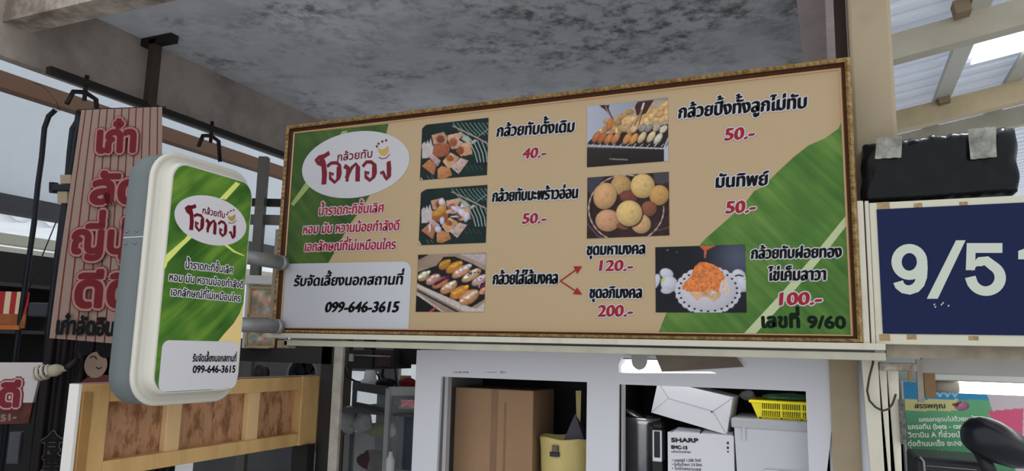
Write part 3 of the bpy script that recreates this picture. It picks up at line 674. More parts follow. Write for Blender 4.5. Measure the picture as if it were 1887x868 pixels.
def ph6(p):
    p.fill((22, 22, 28)); gl_ = np.exp(-((p.x - 950) ** 2 + (p.y - 200) ** 2) / 90000.)[..., None]; p.c = p.c + gl_ * np.array((56, 60, 74))
    p.ell(180, 125, 14, 12, 0, (130, 134, 146), sh=0, soft=.6); p.ell(280, 150, 12, 10, 0, (100, 104, 112), sh=0, soft=.6)
    for x, y, a, b_ in ((50, 470, 46, 90), (170, 385, 80, 60), (200, 500, 100, 92), (965, 400, 80, 64), (1010, 500, 100, 90)): p.ell(x, y, a, b_, 20, (196, 198, 208), sh=.16, soft=.08)
    p.ell(170, 570, 70, 40, 0, (186, 188, 200), sh=.1); p.ell(128, 452, 26, 40, 30, (206, 190, 96), soft=.6, sh=.1); p.ell(1035, 440, 26, 16, 0, (206, 190, 96), soft=.5); p.line([(930, 408), (970, 400), (1010, 412)], 14, (16, 16, 18))
    for i in range(26):
        t = 2 * math.pi * i / 26; p.ell(628 + 318 * math.cos(t), 572 + 226 * math.sin(t), 52, 46, 0, (198, 196, 206), sh=.06, soft=.06)
    p.ell(628, 572, 330, 235, 0, (200, 196, 206), sh=.10, soft=.03)
    for i in range(26):
        t = 2 * math.pi * (i + .5) / 26; p.ell(628 + 320 * math.cos(t), 572 + 228 * math.sin(t), 15, 12, 0, (30, 28, 34), sh=0)
    for pts, c in (([(420, 590), (560, 580), (545, 660), (500, 690)], (206, 170, 134)), ([(550, 560), (665, 540), (660, 640), (560, 640)], (196, 158, 116)), ([(625, 650), (760, 560), (770, 640), (690, 695)], (200, 162, 128)), ([(765, 440), (820, 435), (860, 560), (850, 612), (780, 600)], (208, 184, 164))):
        p.poly(pts, c, tex=.3, seed=len(pts))
    p.poly([(335, 550), (350, 500), (430, 420), (480, 310), (530, 262), (600, 255), (700, 290), (760, 340), (820, 430), (770, 470), (740, 590), (640, 560), (560, 590), (400, 580)], (216, 122, 62), tex=.5, seed=4)
    q = np.random.RandomState(4)
    for k in range(90):
        x, y = 580 + q.randn() * 100, 450 + q.randn() * 70
        if 345 < x < 800 and y < 590 and y > 260 + abs(x - 580) * .8: p.line([(x, y), (x + q.randn() * 28, y + q.randn() * 22)], 6, np.array((226, 140, 84)) * (.62 + .5 * q.rand()))
    p.poly([(525, 78), (720, 74), (640, 110), (612, 130), (600, 215), (588, 214), (580, 130), (560, 105)], (190, 96, 56), tex=.2)
def sign_photo(tl, br, crop, paint, n, label, tr=None, bl=None):
    x0 = s2(*(bl or tl))[0]; y1 = s2(*tl)[1]; x1 = s2(*br)[0]; y0 = s2(*br)[1]
    x0 = (s2(*tl)[0] + x0) / 2
    if tr: y1 = (y1 + s2(*tr)[1]) / 2; x1 = (x1 + s2(*tr)[0]) / 2
    if bl: y0 = (y0 + s2(*bl)[1]) / 2
    printed('food_picture', sg, MS, x0, x1, y0, y1, n, int(n * (y1 - y0) / (x1 - x0)), crop, paint, KS, label, z=.0022)
def cp(o, s, x, y): return (o[0] + x / s, o[1] + y / s)
for o_, s_, tl, tr, br, bl, f, lb in [
    ((760, 210), 6.68, (112, 130), (933, 60), (925, 757), (107, 812), ph1c, 'picture of flattened grilled banana squares on a dark leaf'),
    ((760, 335), 6.947, (98, 98), (958, 45), (945, 782), (97, 812), ph2c, 'picture of banana squares topped with white and yellow shreds'),
    ((755, 455), 6.68, (103, 95), (942, 75), (920, 800), (78, 800), ph3, 'picture of topped grilled bananas in a basket'),
    ((1070, 175), 6.2, (75, 130), (998, 35), (1003, 752), (77, 830), ph4, 'picture of bananas grilling over a metal trough'),
    ((1070, 310), 6.43, (78, 115), (1046, 42), (1052, 798), (80, 833), ph5, 'picture of round golden dumplings in a basket'),
    ((1200, 440), 5.984, (48, 96), (1036, 62), (1053, 815), (50, 812), ph6, 'picture of orange shredded topping on a white doily')]:
    C_ = [cp(o_, s_, *c_) for c_ in (tl, tr, br, bl)]
    sign_photo(C_[0], C_[2], (*o_, s_), f, 150, lb, tr=C_[1], bl=C_[3])

# ================================================================== PROJECTING LIGHT BOX
ML_ = frame((-2.25, 0, 0), (0, 1, 0), (0, 0, 1))           # local x = world Y, local y = world Z, z = +X
def rrect(y0, y1, z0, z1, r, x, n=8):
    out = []
    for cx_, cy_, a0 in ((y1 - r, z1 - r, 0), (y0 + r, z1 - r, 90), (y0 + r, z0 + r, 180), (y1 - r, z0 + r, 270)):
        for k in range(n + 1):
            t = math.radians(a0 + 90 * k / n); out.append((cx_ + r * math.cos(t), cy_ + r * math.sin(t), x))
    return out
LY0, LY1, LZ0, LZ1 = -.826, -.318, 1.462, 2.412
lb = thing('light_box_sign', 'rounded grey and white light box sign with leaf print, left of the menu sign', 'sign', (-2.36, -.3, 1.46))
alu = mat('dull_aluminium', K(114, 121, 122, .75), .55, metal=.1, var=.25, vs=5, stretch=(1, 1, .3), dark=K(110, 116, 120), bump=.05, bs=20)
b = MB(ML_)
b.loft([rrect(LY0 + i, LY1 - i, LZ0 + i, LZ1 - i, .115 - i, x) for i, x in ((.012, -.178), (.002, -.172), (0, -.165), (0, -.062))], smooth=False)
cas = b.build('casing', alu, lb, 'grey metal casing')
for f in cas.data.polygons: f.use_smooth = len(f.vertices) == 4
b = MB(ML_)
for z in (2.095, 2.05):
    for x in (-.150, -.100):
        b2 = MB(Matrix.Translation((-2.25 + x, LY0 - .001, z)) @ Matrix.Rotation(math.pi / 2, 4, 'X')); b2.lathe([(0, .004), (.004, .004), (.006, .001), (.006, -.002)], 12); b2.build('rivet', mat('rivet_steel', K(120, 122, 124), .3, metal=.8), cas)
MB(ML_).box(LY0 - .0015, LY0 + .01, 2.070, 2.074, -.165, -.06).build('seam', mat('seam_light', K(176, 178, 178), .4), cas)
whitep = mat('white_plastic', K(200, 196, 184, .95), .28, coat=.3)
whitep2 = mat('white_plastic_face', K(200, 198, 194, 1.0), .25, coat=.3)
ri = [(0, -.064, .115), (-.002, -.062, .117), (-.002, -.050, .117), (.003, -.046, .112), (.012, -.046, .105), (.018, -.050, .10), (.022, -.050, .098), (.036, -.046, .085), (.039, -.020, .075), (.041, -.006, .07), (.046, 0, .066)]
b = MB(ML_); b.loft([rrect(LY0 + i, LY1 - i, LZ0 + i, LZ1 - i, r_, x) for i, x, r_ in ri], smooth=True, cap0=True, cap1=False); b.build('moulded_rim', whitep, lb, 'white moulded plastic front with a stepped rim')
b = MB(ML_); b.add(rrect(LY0 + .046, LY1 - .046, LZ0 + .046, LZ1 - .046, .066, 0), [tuple(range(36))]); face = b.build('face_panel', whitep2, lb)
FY0, FY1, FZ0, FZ1 = LY0 + .052, LY1 - .050, LZ0 + .050, LZ1 - .052
def l2(px, py): return PM(px, py, ML_)
def lb_poly(name, pts, m, z, label=None):
    return holed(pts, [], ML_ @ Matrix.Translation((0, 0, z)), .0002, name, m, lb, label)
def clipr(pts):                             # keep print points inside the printed rectangle
    return [(min(max(x, FY0), FY1), min(max(y, FZ0), FZ1)) for x, y in pts]
lb_poly('yellow_print', [(p[0], p[1]) for p in rrect(FY0, FY1, FZ0, FZ1, .062, 0)], mat('yellow_cream_print', K(206, 182, 122, 1.3), .3), .0006, 'cream yellow background print')
gl3 = leaf_mat('leaf_print_bright', (math.radians(40), 0, 0), K(72, 116, 42, 1.0), K(44, 84, 32, 1.0), K(112, 148, 56, 1.05), .4)
pr_ = rrect(FY0, FY1, FZ0, FZ1, .062, 0); pr_ = [(p[0], p[1]) for p in pr_]
# leaf outline: the rounded print rectangle minus its lower right corner
low = [l2(452, 556), l2(440, 585), l2(418, 612), l2(405, 626), l2(402, 640), l2(390, 720)]
poly = [p for p in pr_[:18]] + [pr_[18]] + pr_[19:27] + [(l2(392, 700)[0], FZ0)] + [l2(401, 630), l2(412, 616), l2(430, 596), l2(441, 578), (FY1, l2(449, 560)[1])]
lb_poly('leaf_print', poly, gl3, .0010, 'bright green banana leaf print')
ml = mat('midrib_yellow', K(196, 204, 110, 1.25), .35)
lb_poly('leaf_midrib', [(l2(308, 484)), l2(306, 492), (l2(300, 498)), l2(305, 470), l2(340, 440), l2(352, 425), l2(360, 432), l2(335, 455)], ml, .0014)
lb_poly('leaf_midrib', [l2(404, 366), l2(416, 368), l2(442, 339), l2(434, 335)], ml, .0014)
lb_poly('leaf_vein', [l2(410, 450), l2(416, 449), l2(432, 462), l2(449, 470), l2(449, 472), l2(430, 465)], ml, .0014)
E_ = [l2(321, 392), l2(453, 422)]; top_, bot_ = l2(386, 360), l2(388, 451)
ecx = (E_[0][0] + E_[1][0]) / 2; erx = (E_[1][0] - E_[0][0]) / 2; ecz = (l2(387, 361)[1] + l2(387, 451)[1]) / 2; erz = (l2(387, 361)[1] - l2(387, 451)[1]) / 2
b = MB(ML_); b.prism([(ecx + erx * math.cos(2 * math.pi * k / 64), ecz + erz * math.sin(2 * math.pi * k / 64)) for k in range(64)], .0014, .0018)
lo = b.build('logo_oval', mat('lb_white', K(206, 204, 208, .98), .3), lb)
wording(lo, ML_, [('กล้วยทับ', (372, 393), (413, 402), 9, maroon_ink, dict(ring=.045, z=.0024))])
bowl_emblem(ML_, 426, 401, .72, lo, .0026)
# the same brand word, mapped from the menu sign's logo into this oval
b = MB(ML_); zc[0] = .0028
MSi = (cxo, ctr[1], rx, rz)
def stroke(pts, w):
    q = []
    for p in pts:
        x, y = s2(*crop4(p)); q.append((ecx + (x - cxo) / rx * erx * 1.0, ecz + (y - ctr[1]) / rz * erz * 1.05))
    ribbon(b, q, w * erx / rx * 1.05, zc[0]); zc[0] += 2e-5
logo_word(stroke); b.build('brand_lettering', maroon_ink, lo, clean=False)
lw = mat('lb_white', K(206, 204, 208, .98), .3)
wording(lb, ML_, [
    ('น้ำราดกะทิชั้นเลิศ', (341, 494), (428, 504), 11, black_ink, dict(out=.18, om=lw, ring=.035)),
    ('หอม มัน หวานน้อยกำลังดี', (311, 517), (447, 531), 11, black_ink, dict(out=.18, om=lw, ring=.035)),
    ('เอกลักษณ์ที่ไม่เหมือนใคร', (314, 544), (442, 556), 11, black_ink, dict(out=.18, om=lw, ring=.035)),
])
# white contact panel at the bottom
q = [l2(288, 722), l2(294, 640), l2(300, 630), l2(308, 627), l2(428, 629), l2(437, 634), l2(441, 644), l2(440, 700)]
yb = FZ0
x0c, x1c = l2(296, 660)[0], l2(440, 660)[0]; zt = l2(360, 628)[1]
lb_poly('contact_panel', [(p[0], p[1]) for p in rrect(max(x0c, FY0 + .003), FY1 - .004, FZ0 + .002, zt, .03, 0)], lw, .0018, 'white rounded panel printed at the bottom')
wording(lb, ML_, [
    ('รับจัดเลี้ยงนอกสถานที่', (354, 666), (434, 666), 10, black_ink, dict(z=.0030, ring=.05)),
    ('099-646-3615', (354, 687), (432, 686), 13, black_ink, dict(z=.0030, ring=.05)),
])
for z in (2.066, 1.773):
    b = MB(); b.tube([(-2.345, -.34, z), (-2.345, -.031, z)], .032, 20)
    b.tube([(-2.345, -.065, z), (-2.345, -.0305, z)], .034, 20); b.build('mounting_arm', mat('galvanised_pipe', K(140, 140, 140, 1.1), .45, metal=.5, var=.3, vs=14, dark=K(96, 94, 90)), lb)

# support post left of the menu sign
b = MB(); b.box(-2.46, -2.40, .03, .09, 1.76, 2.24); centre(tag(b.build('steel_bracket_post', mat('olive_grey_paint', K(136, 130, 116), .6, var=.4, vs=8)), 'short grey-beige steel upright behind the left edge of the menu sign', 'bracket'))

# ================================================================== STEEL LEDGES UNDER THE SIGN
o = MB(); o.box(-2.42, .145, -.03, .06, 1.722, 1.744, bev=.002); tag(centre(o.build('steel_ledge', cream)), 'long cream steel ledge directly under the menu sign', 'ledge')
o = MB(); o.box(-2.32, .145, -.02, .08, 1.688, 1.714, bev=.002)
tag(centre(o.build('steel_ledge', mat('cream_paint_dull', K(180, 176, 158, .85), .5, var=.3, vs=6))), 'second cream ledge, just below the first and above the white cabinet', 'ledge')
o = MB(); o.box(-2.36, -2.30, -.02, .04, 1.676, 1.712, bev=.003); tag(centre(o.build('end_bracket', mat('rusty_cream', K(150, 130, 108), .6, var=.6, vs=20))), 'small stained bracket at the left end of the ledge', 'bracket')

# ================================================================== RIGHT: NUMBER SIGN 9/51
MN = frame((0, -.01, 0), (1, 0, 0), (0, 0, 1))
ns = thing('number_sign', 'dark blue sign with large white 9/51 in a cream panel, at the right', 'sign', (.5, 0, 1.74))
ZT, ZB = 2.215, 1.742
stain_cream = mat('cream_metal', K(200, 196, 176, .85), .45, var=.35, vs=7, dark=K(150, 130, 100), thr=(.55, .8))
MB().box(.118, 1.35, -.006, .03, ZB, ZT, bev=.002).build('back_panel', stain_cream, ns)
navyp = mat('navy_blue_print', K(22, 34, 74, .75), .4, var=.3, vs=2, dark=K(16, 24, 56, .7), spec=.12)
MB().box(.140, 1.30, -.009, -.006, 1.776, 2.191).build('blue_panel', navyp, ns)
for x0, x1, yy in ((.080, .100, -.02), (.104, .117, -.012)):
    MB().box(x0, x1, yy, .03, 1.738, 2.222, bev=.003).build('edge_strip', cream, ns)
c5 = lambda p: PM(1540 + p[0] / 2.712, 340 + p[1] / 2.712, MN)
dg = mat('white_vinyl', K(208, 214, 200, .72), .5)
W_ = 48 / 2.712 / 500
def arc(cx_, cy_, rx_, ry_, a0, a1, n=20): return [(cx_ + rx_ * math.cos(math.radians(a0 + (a1 - a0) * i / n)), cy_ + ry_ * math.sin(math.radians(a0 + (a1 - a0) * i / n))) for i in range(n + 1)]
wd = abs(c5((48, 0))[0] - c5((0, 0))[0])
b = MB(MN); ribbon(b, [c5(p) for p in arc(368, 387, 64, 67, 0, 342, 30)], wd, .0006, closed=True)
ribbon(b, [c5(p) for p in [(431, 380), (433, 420), (430, 462), (418, 496), (398, 518), (368, 528), (340, 522), (320, 506), (312, 486)]], wd, .0008); b.build('digit', dg, ns)
b = MB(MN); q = [c5(p) for p in ((601, 279), (649, 279), (510, 571), (455, 571))]; b.add([(x, y, .0006) for x, y in q], [(0, 1, 2, 3)]); b.build('slash', dg, ns)
b = MB(MN)
for k, pts in enumerate((((655, 293), (833, 293), (833, 342), (655, 342)), ((655, 293), (700, 293), (696, 428), (650, 428)))):
    q = [c5(p) for p in pts]; b.add([(x, y, .0006 + k * 2e-5) for x, y in q], [(0, 1, 2, 3)])
ribbon(b, [c5(p) for p in [(672, 424), (695, 400), (722, 386), (752, 381)] + arc(750, 466, 72, 67, -75, 140, 24)[2:] + [(684, 496), (672, 462)]], [wd * .5] * 2 + [wd] * 30, .0009); b.build('digit', dg, ns)
b = MB(MN); q = [c5(p) for p in ((912, 332), (950, 318), (970, 292), (1006, 292), (1006, 560), (958, 560), (958, 374), (912, 374))]; b.add([(x, y, .0006) for x, y in q], [tuple(range(8))]); b.build('digit', dg, ns)
tape_b = mat('old_tape', K(150, 128, 92, 1.1), .5, var=.6, vs=60, dark=K(96, 70, 46))
for x_, y_, w_, h_ in ((238, 106, 66, 34), (412, 104, 44, 22), (640, 95, 44, 18), (380, 762, 50, 26), (690, 768, 52, 22), (245, 765, 56, 34)):
    p, q_ = c5((x_ - w_ / 2, y_ - h_ / 2)), c5((x_ + w_ / 2, y_ + h_ / 2)); MB(MN).box(p[0], q_[0], q_[1], p[1], -.004, -.0035 + .0002).build('tape_scrap', tape_b, ns)
# scraped flecks
b = MB(MN)
for x_, y_ in ((492, 600), (497, 612), (528, 600), (536, 592), (563, 606)):
    x, y = c5((x_, y_)); b.add([(x - .002, y - .003, .0004), (x + .002, y - .002, .0004), (x + .003, y + .003, .0004), (x - .001, y + .002, .0004)], [(0, 1, 2, 3)])
o = b.build('scratches', stain_cream, ns); o['kind'] = 'stuff'
# small brown steel connector in the gap
# ------------------------------------------------ black plastic wrapped box on top
wb = thing('wrapped_box', 'box wrapped in black plastic with two clear tape patches, on top of the number sign', 'box', (.45, .12, 2.22))
bag = mat('black_plastic_bag', (.004, .004, .005, 1), .28, bump=.6, bs=11, stretch=(1.6, 1, .6), spec=.16)
def w2(px, py, Y=0.02): return P(px, py, Y=Y)
bm = bmesh.new(); nx, nz = 44, 20
tl, tr, bl_, br_ = w2(1590, 262), w2(1875, 228), w2(1588, 370), w2(1880, 350)
grid = {}
q = np.random.RandomState(11)
def crum(u, v): return .004 * math.sin(24 * u + 2 * math.sin(5 * v)) + .002 * math.sin(60 * u + 9 * v) + .003 * math.sin(12 * v + 9 * u)
for side in (0, 1):
    for i in range(nx + 1):
        for j in range(nz + 1):
            u, v = i / nx, j / nz; p = (tl * (1 - u) + tr * u) * (1 - v) + (bl_ * (1 - u) + br_ * u) * v
            edge = .0025 * math.sin(43 * u) + .002 * math.sin(97 * u)
            z = p[2] + (edge * (1 - v) if v < .5 else 0) 
            x = p[0] + (.003 * math.sin(14 * v) * (1 if u < .5 else -1) * abs(u - .5) * 2)
            y = (.02 if side == 0 else .30) + (crum(u, v) if side == 0 else 0) + .03 * (math.exp(-v * 14) if side == 0 else -math.exp(-v * 14)) + (.02 if side == 0 else -.02) * (math.exp(-u * 25) + math.exp(-(1 - u) * 25))
            grid[side, i, j] = bm.verts.new((x, y, z))
for i in range(nx):
    for j in range(nz):
        bm.faces.new([grid[0, i, j], grid[0, i, j + 1], grid[0, i + 1, j + 1], grid[0, i + 1, j]])
        bm.faces.new([grid[1, i, j], grid[1, i + 1, j], grid[1, i + 1, j + 1], grid[1, i, j + 1]])
for i in range(nx):
    for j in (0, nz):
        bm.faces.new([grid[0, i, j], grid[0, i + 1, j], grid[1, i + 1, j], grid[1, i, j]])
for j in range(nz):
    for i in (0, nx):
        bm.faces.new([grid[0, i, j], grid[1, i, j], grid[1, i, j + 1], grid[0, i, j + 1]])
bmesh.ops.recalc_face_normals(bm, faces=bm.faces)
bm.verts.index_update(); vs = [v.co[:] for v in bm.verts]; fs = [[v.index for v in f.verts] for f in bm.faces]; bm.free()
b = MB(); b.add(vs, fs, smooth=True); bgo = b.build('plastic_wrap', bag, wb)
clear = mat('clear_tape', K(140, 140, 128, 1.1), .18, var=.8, vs=22, dark=K(60, 60, 56), bump=.9, bs=26, coat=.5)
for a_, b2_, c_, d_ in (((1616, 254), (1663, 250), (1661, 290), (1612, 293)), ((1784, 238), (1835, 233), (1837, 289), (1788, 294))):
    n_ = 10; b = MB(); vs = []
    for i in range(n_ + 1):
        for j in range(n_ + 1):
            u, v = i / n_, j / n_; q2 = [(a_[k] * (1 - u) + b2_[k] * u) * (1 - v) + (d_[k] * (1 - u) + c_[k] * u) * v for k in (0, 1)]
            p = w2(*q2, Y=.006); vs.append((p[0], .006 + .004 * math.sin(17 * u + 5 * v), p[2]))
    b.add(vs, [(i * (n_ + 1) + j, i * (n_ + 1) + j + 1, (i + 1) * (n_ + 1) + j + 1, (i + 1) * (n_ + 1) + j) for i in range(n_) for j in range(n_)], smooth=True); b.build('tape_patch', clear, wb, 'clear wrinkled tape')

struct(MB().box(.150, 3.5, .05, .12, 1.700, 1.742).build('trim_5', mat('grubby_cream', K(150, 140, 124), .55, var=.6, vs=10, dark=K(90, 74, 60))))

# ================================================================== LOWER RIGHT: NEIGHBOURING STALL
def zs(py, px, Y): return P(px, py, Y=Y)[2]
struct(MB().box(-.03, .085, .28, .36, 0, 1.69).build('trim_6', beige))                      # beige panel below the column
MB_ = MB().tube([(.088, .27, 0), (.088, .27, 1.69)], .022, 16)
tag(centre(MB_.build('water_pipe', mat('white_pipe', K(200, 202, 210, 1.0), .35))), 'white vertical pipe between the white cabinet and the cream post', 'pipe')
po = thing('steel_post', 'grubby cream steel post with a hooked wire, under the join of the two signs', 'post', (.10, .05, 0))
A = [P(1587, 655, Y=.05), P(1617, 655, Y=.05), P(1628, 868, Y=.05), P(1610, 868, Y=.05)]
def down(a, b_, z=0): t = (z - a[2]) / (b_[2] - a[2]); return a + (b_ - a) * t
pl, pr2 = down(A[0], P(1604, 868, Y=.05)), down(A[1], P(1630, 868, Y=.05))
MB().hexa([tuple(A[0]), tuple(A[1]), tuple(pr2), tuple(pl)], [(p[0], .10, p[2]) for p in (A[0], A[1], pr2, pl)]).build('post_body', cream, po)
sc = thing('folding_shutter', 'cream folding door leaves stacked edge-on right of the cream post', 'door', (.16, .2, 0))
for i, (x0, x1, x2, x3) in enumerate(((1619, 1633, 1648, 1637), (1634, 1655, 1668, 1650), (1655, 1668, 1690, 1668))):
    if i == 2: continue
    Yv = .14 + i * .05
    a_, b_ = P(x0, 668, Y=Yv), P(x1, 668, Y=Yv); c_, d_ = down(b_, P(x2 - 6, 868, Y=Yv)), down(a_, P(x3, 868, Y=Yv))
    MB().hexa([tuple(a_), tuple(b_), tuple(c_), tuple(d_)], [(p[0], Yv + .03, p[2]) for p in (a_, b_, c_, d_)]).build('leaf', mat('shutter_cream', K(214, 208, 192, 1.1), .45, var=.2, vs=8), sc)
a_, b_ = P(1655, 736, Y=.18), P(1668, 818, Y=.18)
MB().box(a_[0], b_[0] + .004, .165, .18, b_[2], a_[2]).build('label_strip', mat('dark_label', K(60, 58, 54), .5, var=.5, vs=80, dark=K(150, 150, 150)), sc)
a_ = P(1625, 662, Y=.1)
MB().box(a_[0] - .012, a_[0] + .10, .06, .14, 1.655, 1.682, bev=.004).build('top_hinge', mat('rusty_hinge', K(84, 66, 56), .6, var=.7, vs=20, dark=K(190, 184, 170)), sc)
w_pts = [(1607, 650), (1609, 668), (1602, 695), (1598, 720), (1602, 738), (1613, 750), (1626, 757), (1637, 754), (1645, 744), (1651, 726)]
centre(tag(MB().tube([P(x, y, Y=.03 if y > 655 else .045) for x, y in w_pts], .0035, 8).build('hooked_wire', mat('wire_dark', K(52, 46, 40), .5)), 'dark curved wire hook hanging on the cream post', 'wire'))
# the stall: header, lamp, poster
MP = frame((0, .95, 0), (1, 0, 0), (0, 0, 1))
hd = tag(MB().box(P(1700, 690, Y=.3)[0], 2.6, .3, .34, P(1800, 690, Y=.3)[2], 1.72).build('header_board', mat('grey_board', K(170, 168, 164, 1.0), .6, var=.2, vs=4)), 'grey header board over the juice stall at the lower right', 'board'); centre(hd)
for (x0, x1, yt, yb_, Yv, m_, l_) in ((1688, 1704, 662, 742, .29, mat('grubby_grey', K(160, 156, 146), .6, var=.4, vs=10), 'short grey upright left of the header board'), (1673, 1682, 670, 704, .33, mat('tan_wood', K(190, 168, 122), .6), 'thin tan strip beside the cream folding door')):
    p, q_ = P(x0, yt, Y=Yv), P(x1, yb_, Y=Yv); centre(tag(MB().box(p[0], q_[0], Yv, Yv + .03, q_[2], p[2]).build('short_upright', m_), l_, 'upright'))
fx = thing('tube_light', 'glowing white tube light under the header board, lower right', 'lamp', P(1830, 700, Y=.5))
p0, p1 = P(1767, 716, Y=.5), P(1990, 716, Y=.5); zt_ = P(1830, 716, Y=.5)[2]
MB().tube([(p0[0], .5, zt_), (p0[0] + .75, .5, zt_)], .022, 14).build('tube', mat('tube_glow', (1, 1, 1, 1), emit=4), fx)
pe = P(1719, 716, Y=.5); MB().tube([(pe[0], .5, zt_), (p0[0], .5, zt_)], .0215, 14).build('end_cap', mat('grey_cap', K(160, 154, 142), .5), fx)
MB().box(pe[0] - .012, pe[0] + .85, .48, .53, zt_ + .026, zt_ + .045).build('batten', mat('batten_white', K(214, 214, 208), .4), fx)
MB().box(pe[0] - .03, pe[0] + .006, .46, .54, zt_ - .04, zt_ + .05).build('holder', mat('holder_tan', K(150, 118, 86), .6), fx)
ps = thing('stall_poster', 'green Thai health poster with blue top and pink corner behind the tube light', 'poster', (.6, .95, 1.2))
pxy = lambda px, py: PM(px, py, MP)
XA = pxy(1668, 750)[0]; XB = pxy(2050, 750)[0]; ZA = pxy(1750, 706)[1]; ZC = ZA - 1.1
def poster(p):
    p.fill((92, 156, 112)); p.c *= (1 + .25 * (p.noise(80, 2)[..., None] - .5)); p.c = p.c * np.clip(1.08 - ((p.y - 700) / 600)[..., None], .7, 1.2)
    p.put((p.y < 737).astype(float), (52, 132, 176)); p.put(((p.y > 736) & (p.y < 757) & (p.x < 1765)).astype(float), (196, 190, 132))
    p.poly([(1815, 715), (1900, 700), (2100, 700), (2100, 1400), (1900, 1400), (1885, 900), (1830, 760)], (186, 176, 182)); p.poly([(1818, 758), (1886, 752), (1884, 810), (1860, 812)], (196, 84, 116)); p.poly([(1886, 740), (2100, 730), (2100, 1300), (1900, 1300)], (190, 188, 190))
    p.ell(1772, 748, 15, 9, 0, (176, 108, 140)); p.poly([(1752, 745), (1772, 740), (1764, 750)], (90, 50, 40))
    for k in range(3): p.line([(1725 + 14 * k, 722), (1732 + 14 * k, 730), (1738 + 14 * k, 722)], 2, (160, 200, 220))
printed('poster_sheet', ps, MP, XA, XB, ZC, ZA, 260, 230, (0, 0, 1), poster, 1.0, z=0)
MB(MP).box(XA - .01, XB, ZC, ZA + .004, -.012, -.002).build('poster_backing', mat('backing_white', K(180, 184, 184), .7), ps)
pk = mat('poster_ink', K(226, 232, 222), .4); pd = mat('poster_dark_ink', K(60, 60, 52), .4)
wording(ps, MP, [('สรรพคุณ', (1686, 752), (1742, 752), 7, pd, dict(z=.002, ring=.05)),
                 ('แครอทอุดมไปด้วยเบต้า', (1694, 777), (1800, 775), 6, pk, dict(z=.002, ring=.05)), ('แครอทีน (beta - caroten)', (1674, 791), (1800, 789), 7, pk, dict(z=.002, ring=.05)),
                 ('วิตามิน A ที่ช่วยบำรุง', (1674, 806), (1790, 805), 7, pk, dict(z=.002, ring=.05)), ('ต่อต้านมะเร็ง ชะลอ', (1674, 822), (1772, 821), 7, pk, dict(z=.002, ring=.05)), ('ที่ผิวพรรณ', (1674, 838), (1738, 837), 7, pk, dict(z=.002, ring=.05))])
# black lamp shade in front of the poster
la = thing('work_lamp', 'black bell shaped lamp tilted in front of the green poster', 'lamp', P(1880, 868, Y=.25))
p0, p1 = P(1788, 793, Y=.22), P(1893, 842, Y=.34); ax = (Vector(p1) - Vector(p0)).normalized()
Mx = Matrix.Translation(Vector(p0)) @ ax.to_track_quat('Z', 'Y').to_matrix().to_4x4(); L_ = (Vector(p1) - Vector(p0)).length
MB(Mx).lathe([(.001, -.016), (.020, -.012), (.040, -.002), (.054, .012), (.061, .028), (.066, .05), (.070, .08), (.066, .13), (.058, L_ * .8), (.046, L_ * .95), (.03, L_ * 1.05), (.03, L_ * 1.3), (.001, L_ * 1.31)], 36).build('shade', mat('glossy_black', (.006, .007, .012, 1), .3, spec=.3), la)
MB(Mx).lathe([(.034, L_ * 1.05), (.036, L_ * 1.35)], 20).build('silver_collar', mat('crumpled_foil', K(150, 150, 154), .3, metal=.8, bump=.9, bs=60), la)
p0, p1 = P(1806, 832, Y=.3), P(1830, 880, Y=.3); MB().tube([p0, p1], .022, 12).build('lamp_joint', mat('black_plastic', (.02, .02, .024, 1), .35), la)
ap = thing('stall_appliance', 'black glossy appliance top edge at the bottom right, below the poster', 'appliance', P(1740, 868, Y=.45))
p0 = P(1682, 842, Y=.45); p1 = P(1805, 862, Y=.45)
MB().box(p0[0], p1[0] + .05, .45, .75, .95, p0[2], bev=.015).build('appliance_body', mat('black_plastic', (.02, .02, .024, 1), .35), ap)
MB().tube([P(1695, 842, Y=.44), P(1702, 850, Y=.44), P(1705, 880, Y=.44)], .004, 8).build('grey_cord', mat('cord_grey', K(150, 150, 152), .4), ap)
MB().tube([P(1705, 858, Y=.445), P(1800, 866, Y=.445)], .0015, 6).build('pale_edge', mat('cord_grey', K(150, 150, 152), .4), ap)
struct(MB().box(.16, 3.2, 1.1, 1.15, 0, 2.1).build('wall_stall', mat('stall_wall', K(170, 180, 176), .7)))

# ================================================================== LEFT: BANNER, WOODEN BOARD, DARK STALL
o0 = PD(150, 203, 3.6)
MBn = frame(o0, (R[0, 0], R[1, 0], 0), (0, 0, 1))
def bp(px, py, z=0): x, y = PM(px, py, MBn); return (x, y, z)
bn = thing('fabric_banner', 'long beige striped cloth banner with large dark red Thai letters, left of the light box', 'banner', PD(190, 622, 3.6))
cloth = mat('banner_cloth', K(142, 120, 108, .85), .85, var=.25, vs=5, dark=K(110, 92, 84), bump=.15, bs=20)
TLb, TRb, BRb, BLb = (150, 203), (299, 197), (297, 640), (91, 623)
nu, nv = 40, 50; vs = []
def bq(u, v, dz=0):
    px = (TLb[0] * (1 - u) + TRb[0] * u) * (1 - v) + (BLb[0] * (1 - u) + BRb[0] * u) * v
    py = (TLb[1] * (1 - u) + TRb[1] * u) * (1 - v) + (BLb[1] * (1 - u) + BRb[1] * u) * v
    return bp(px, py, .006 * math.sin(9 * u + 3 * v) * (.3 + v) + dz)
vs = [bq(i / nu, j / nv) for j in range(nv + 1) for i in range(nu + 1)]
b = MB(MBn); b.add(vs, [(j * (nu + 1) + i, j * (nu + 1) + i + 1, (j + 1) * (nu + 1) + i + 1, (j + 1) * (nu + 1) + i) for j in range(nv) for i in range(nu)], smooth=True)
clo = b.build('cloth', cloth, bn)
dr = mat('banner_red', K(108, 26, 32, .75), .8); pkm = mat('banner_pink', K(156, 112, 108, .85), .8)
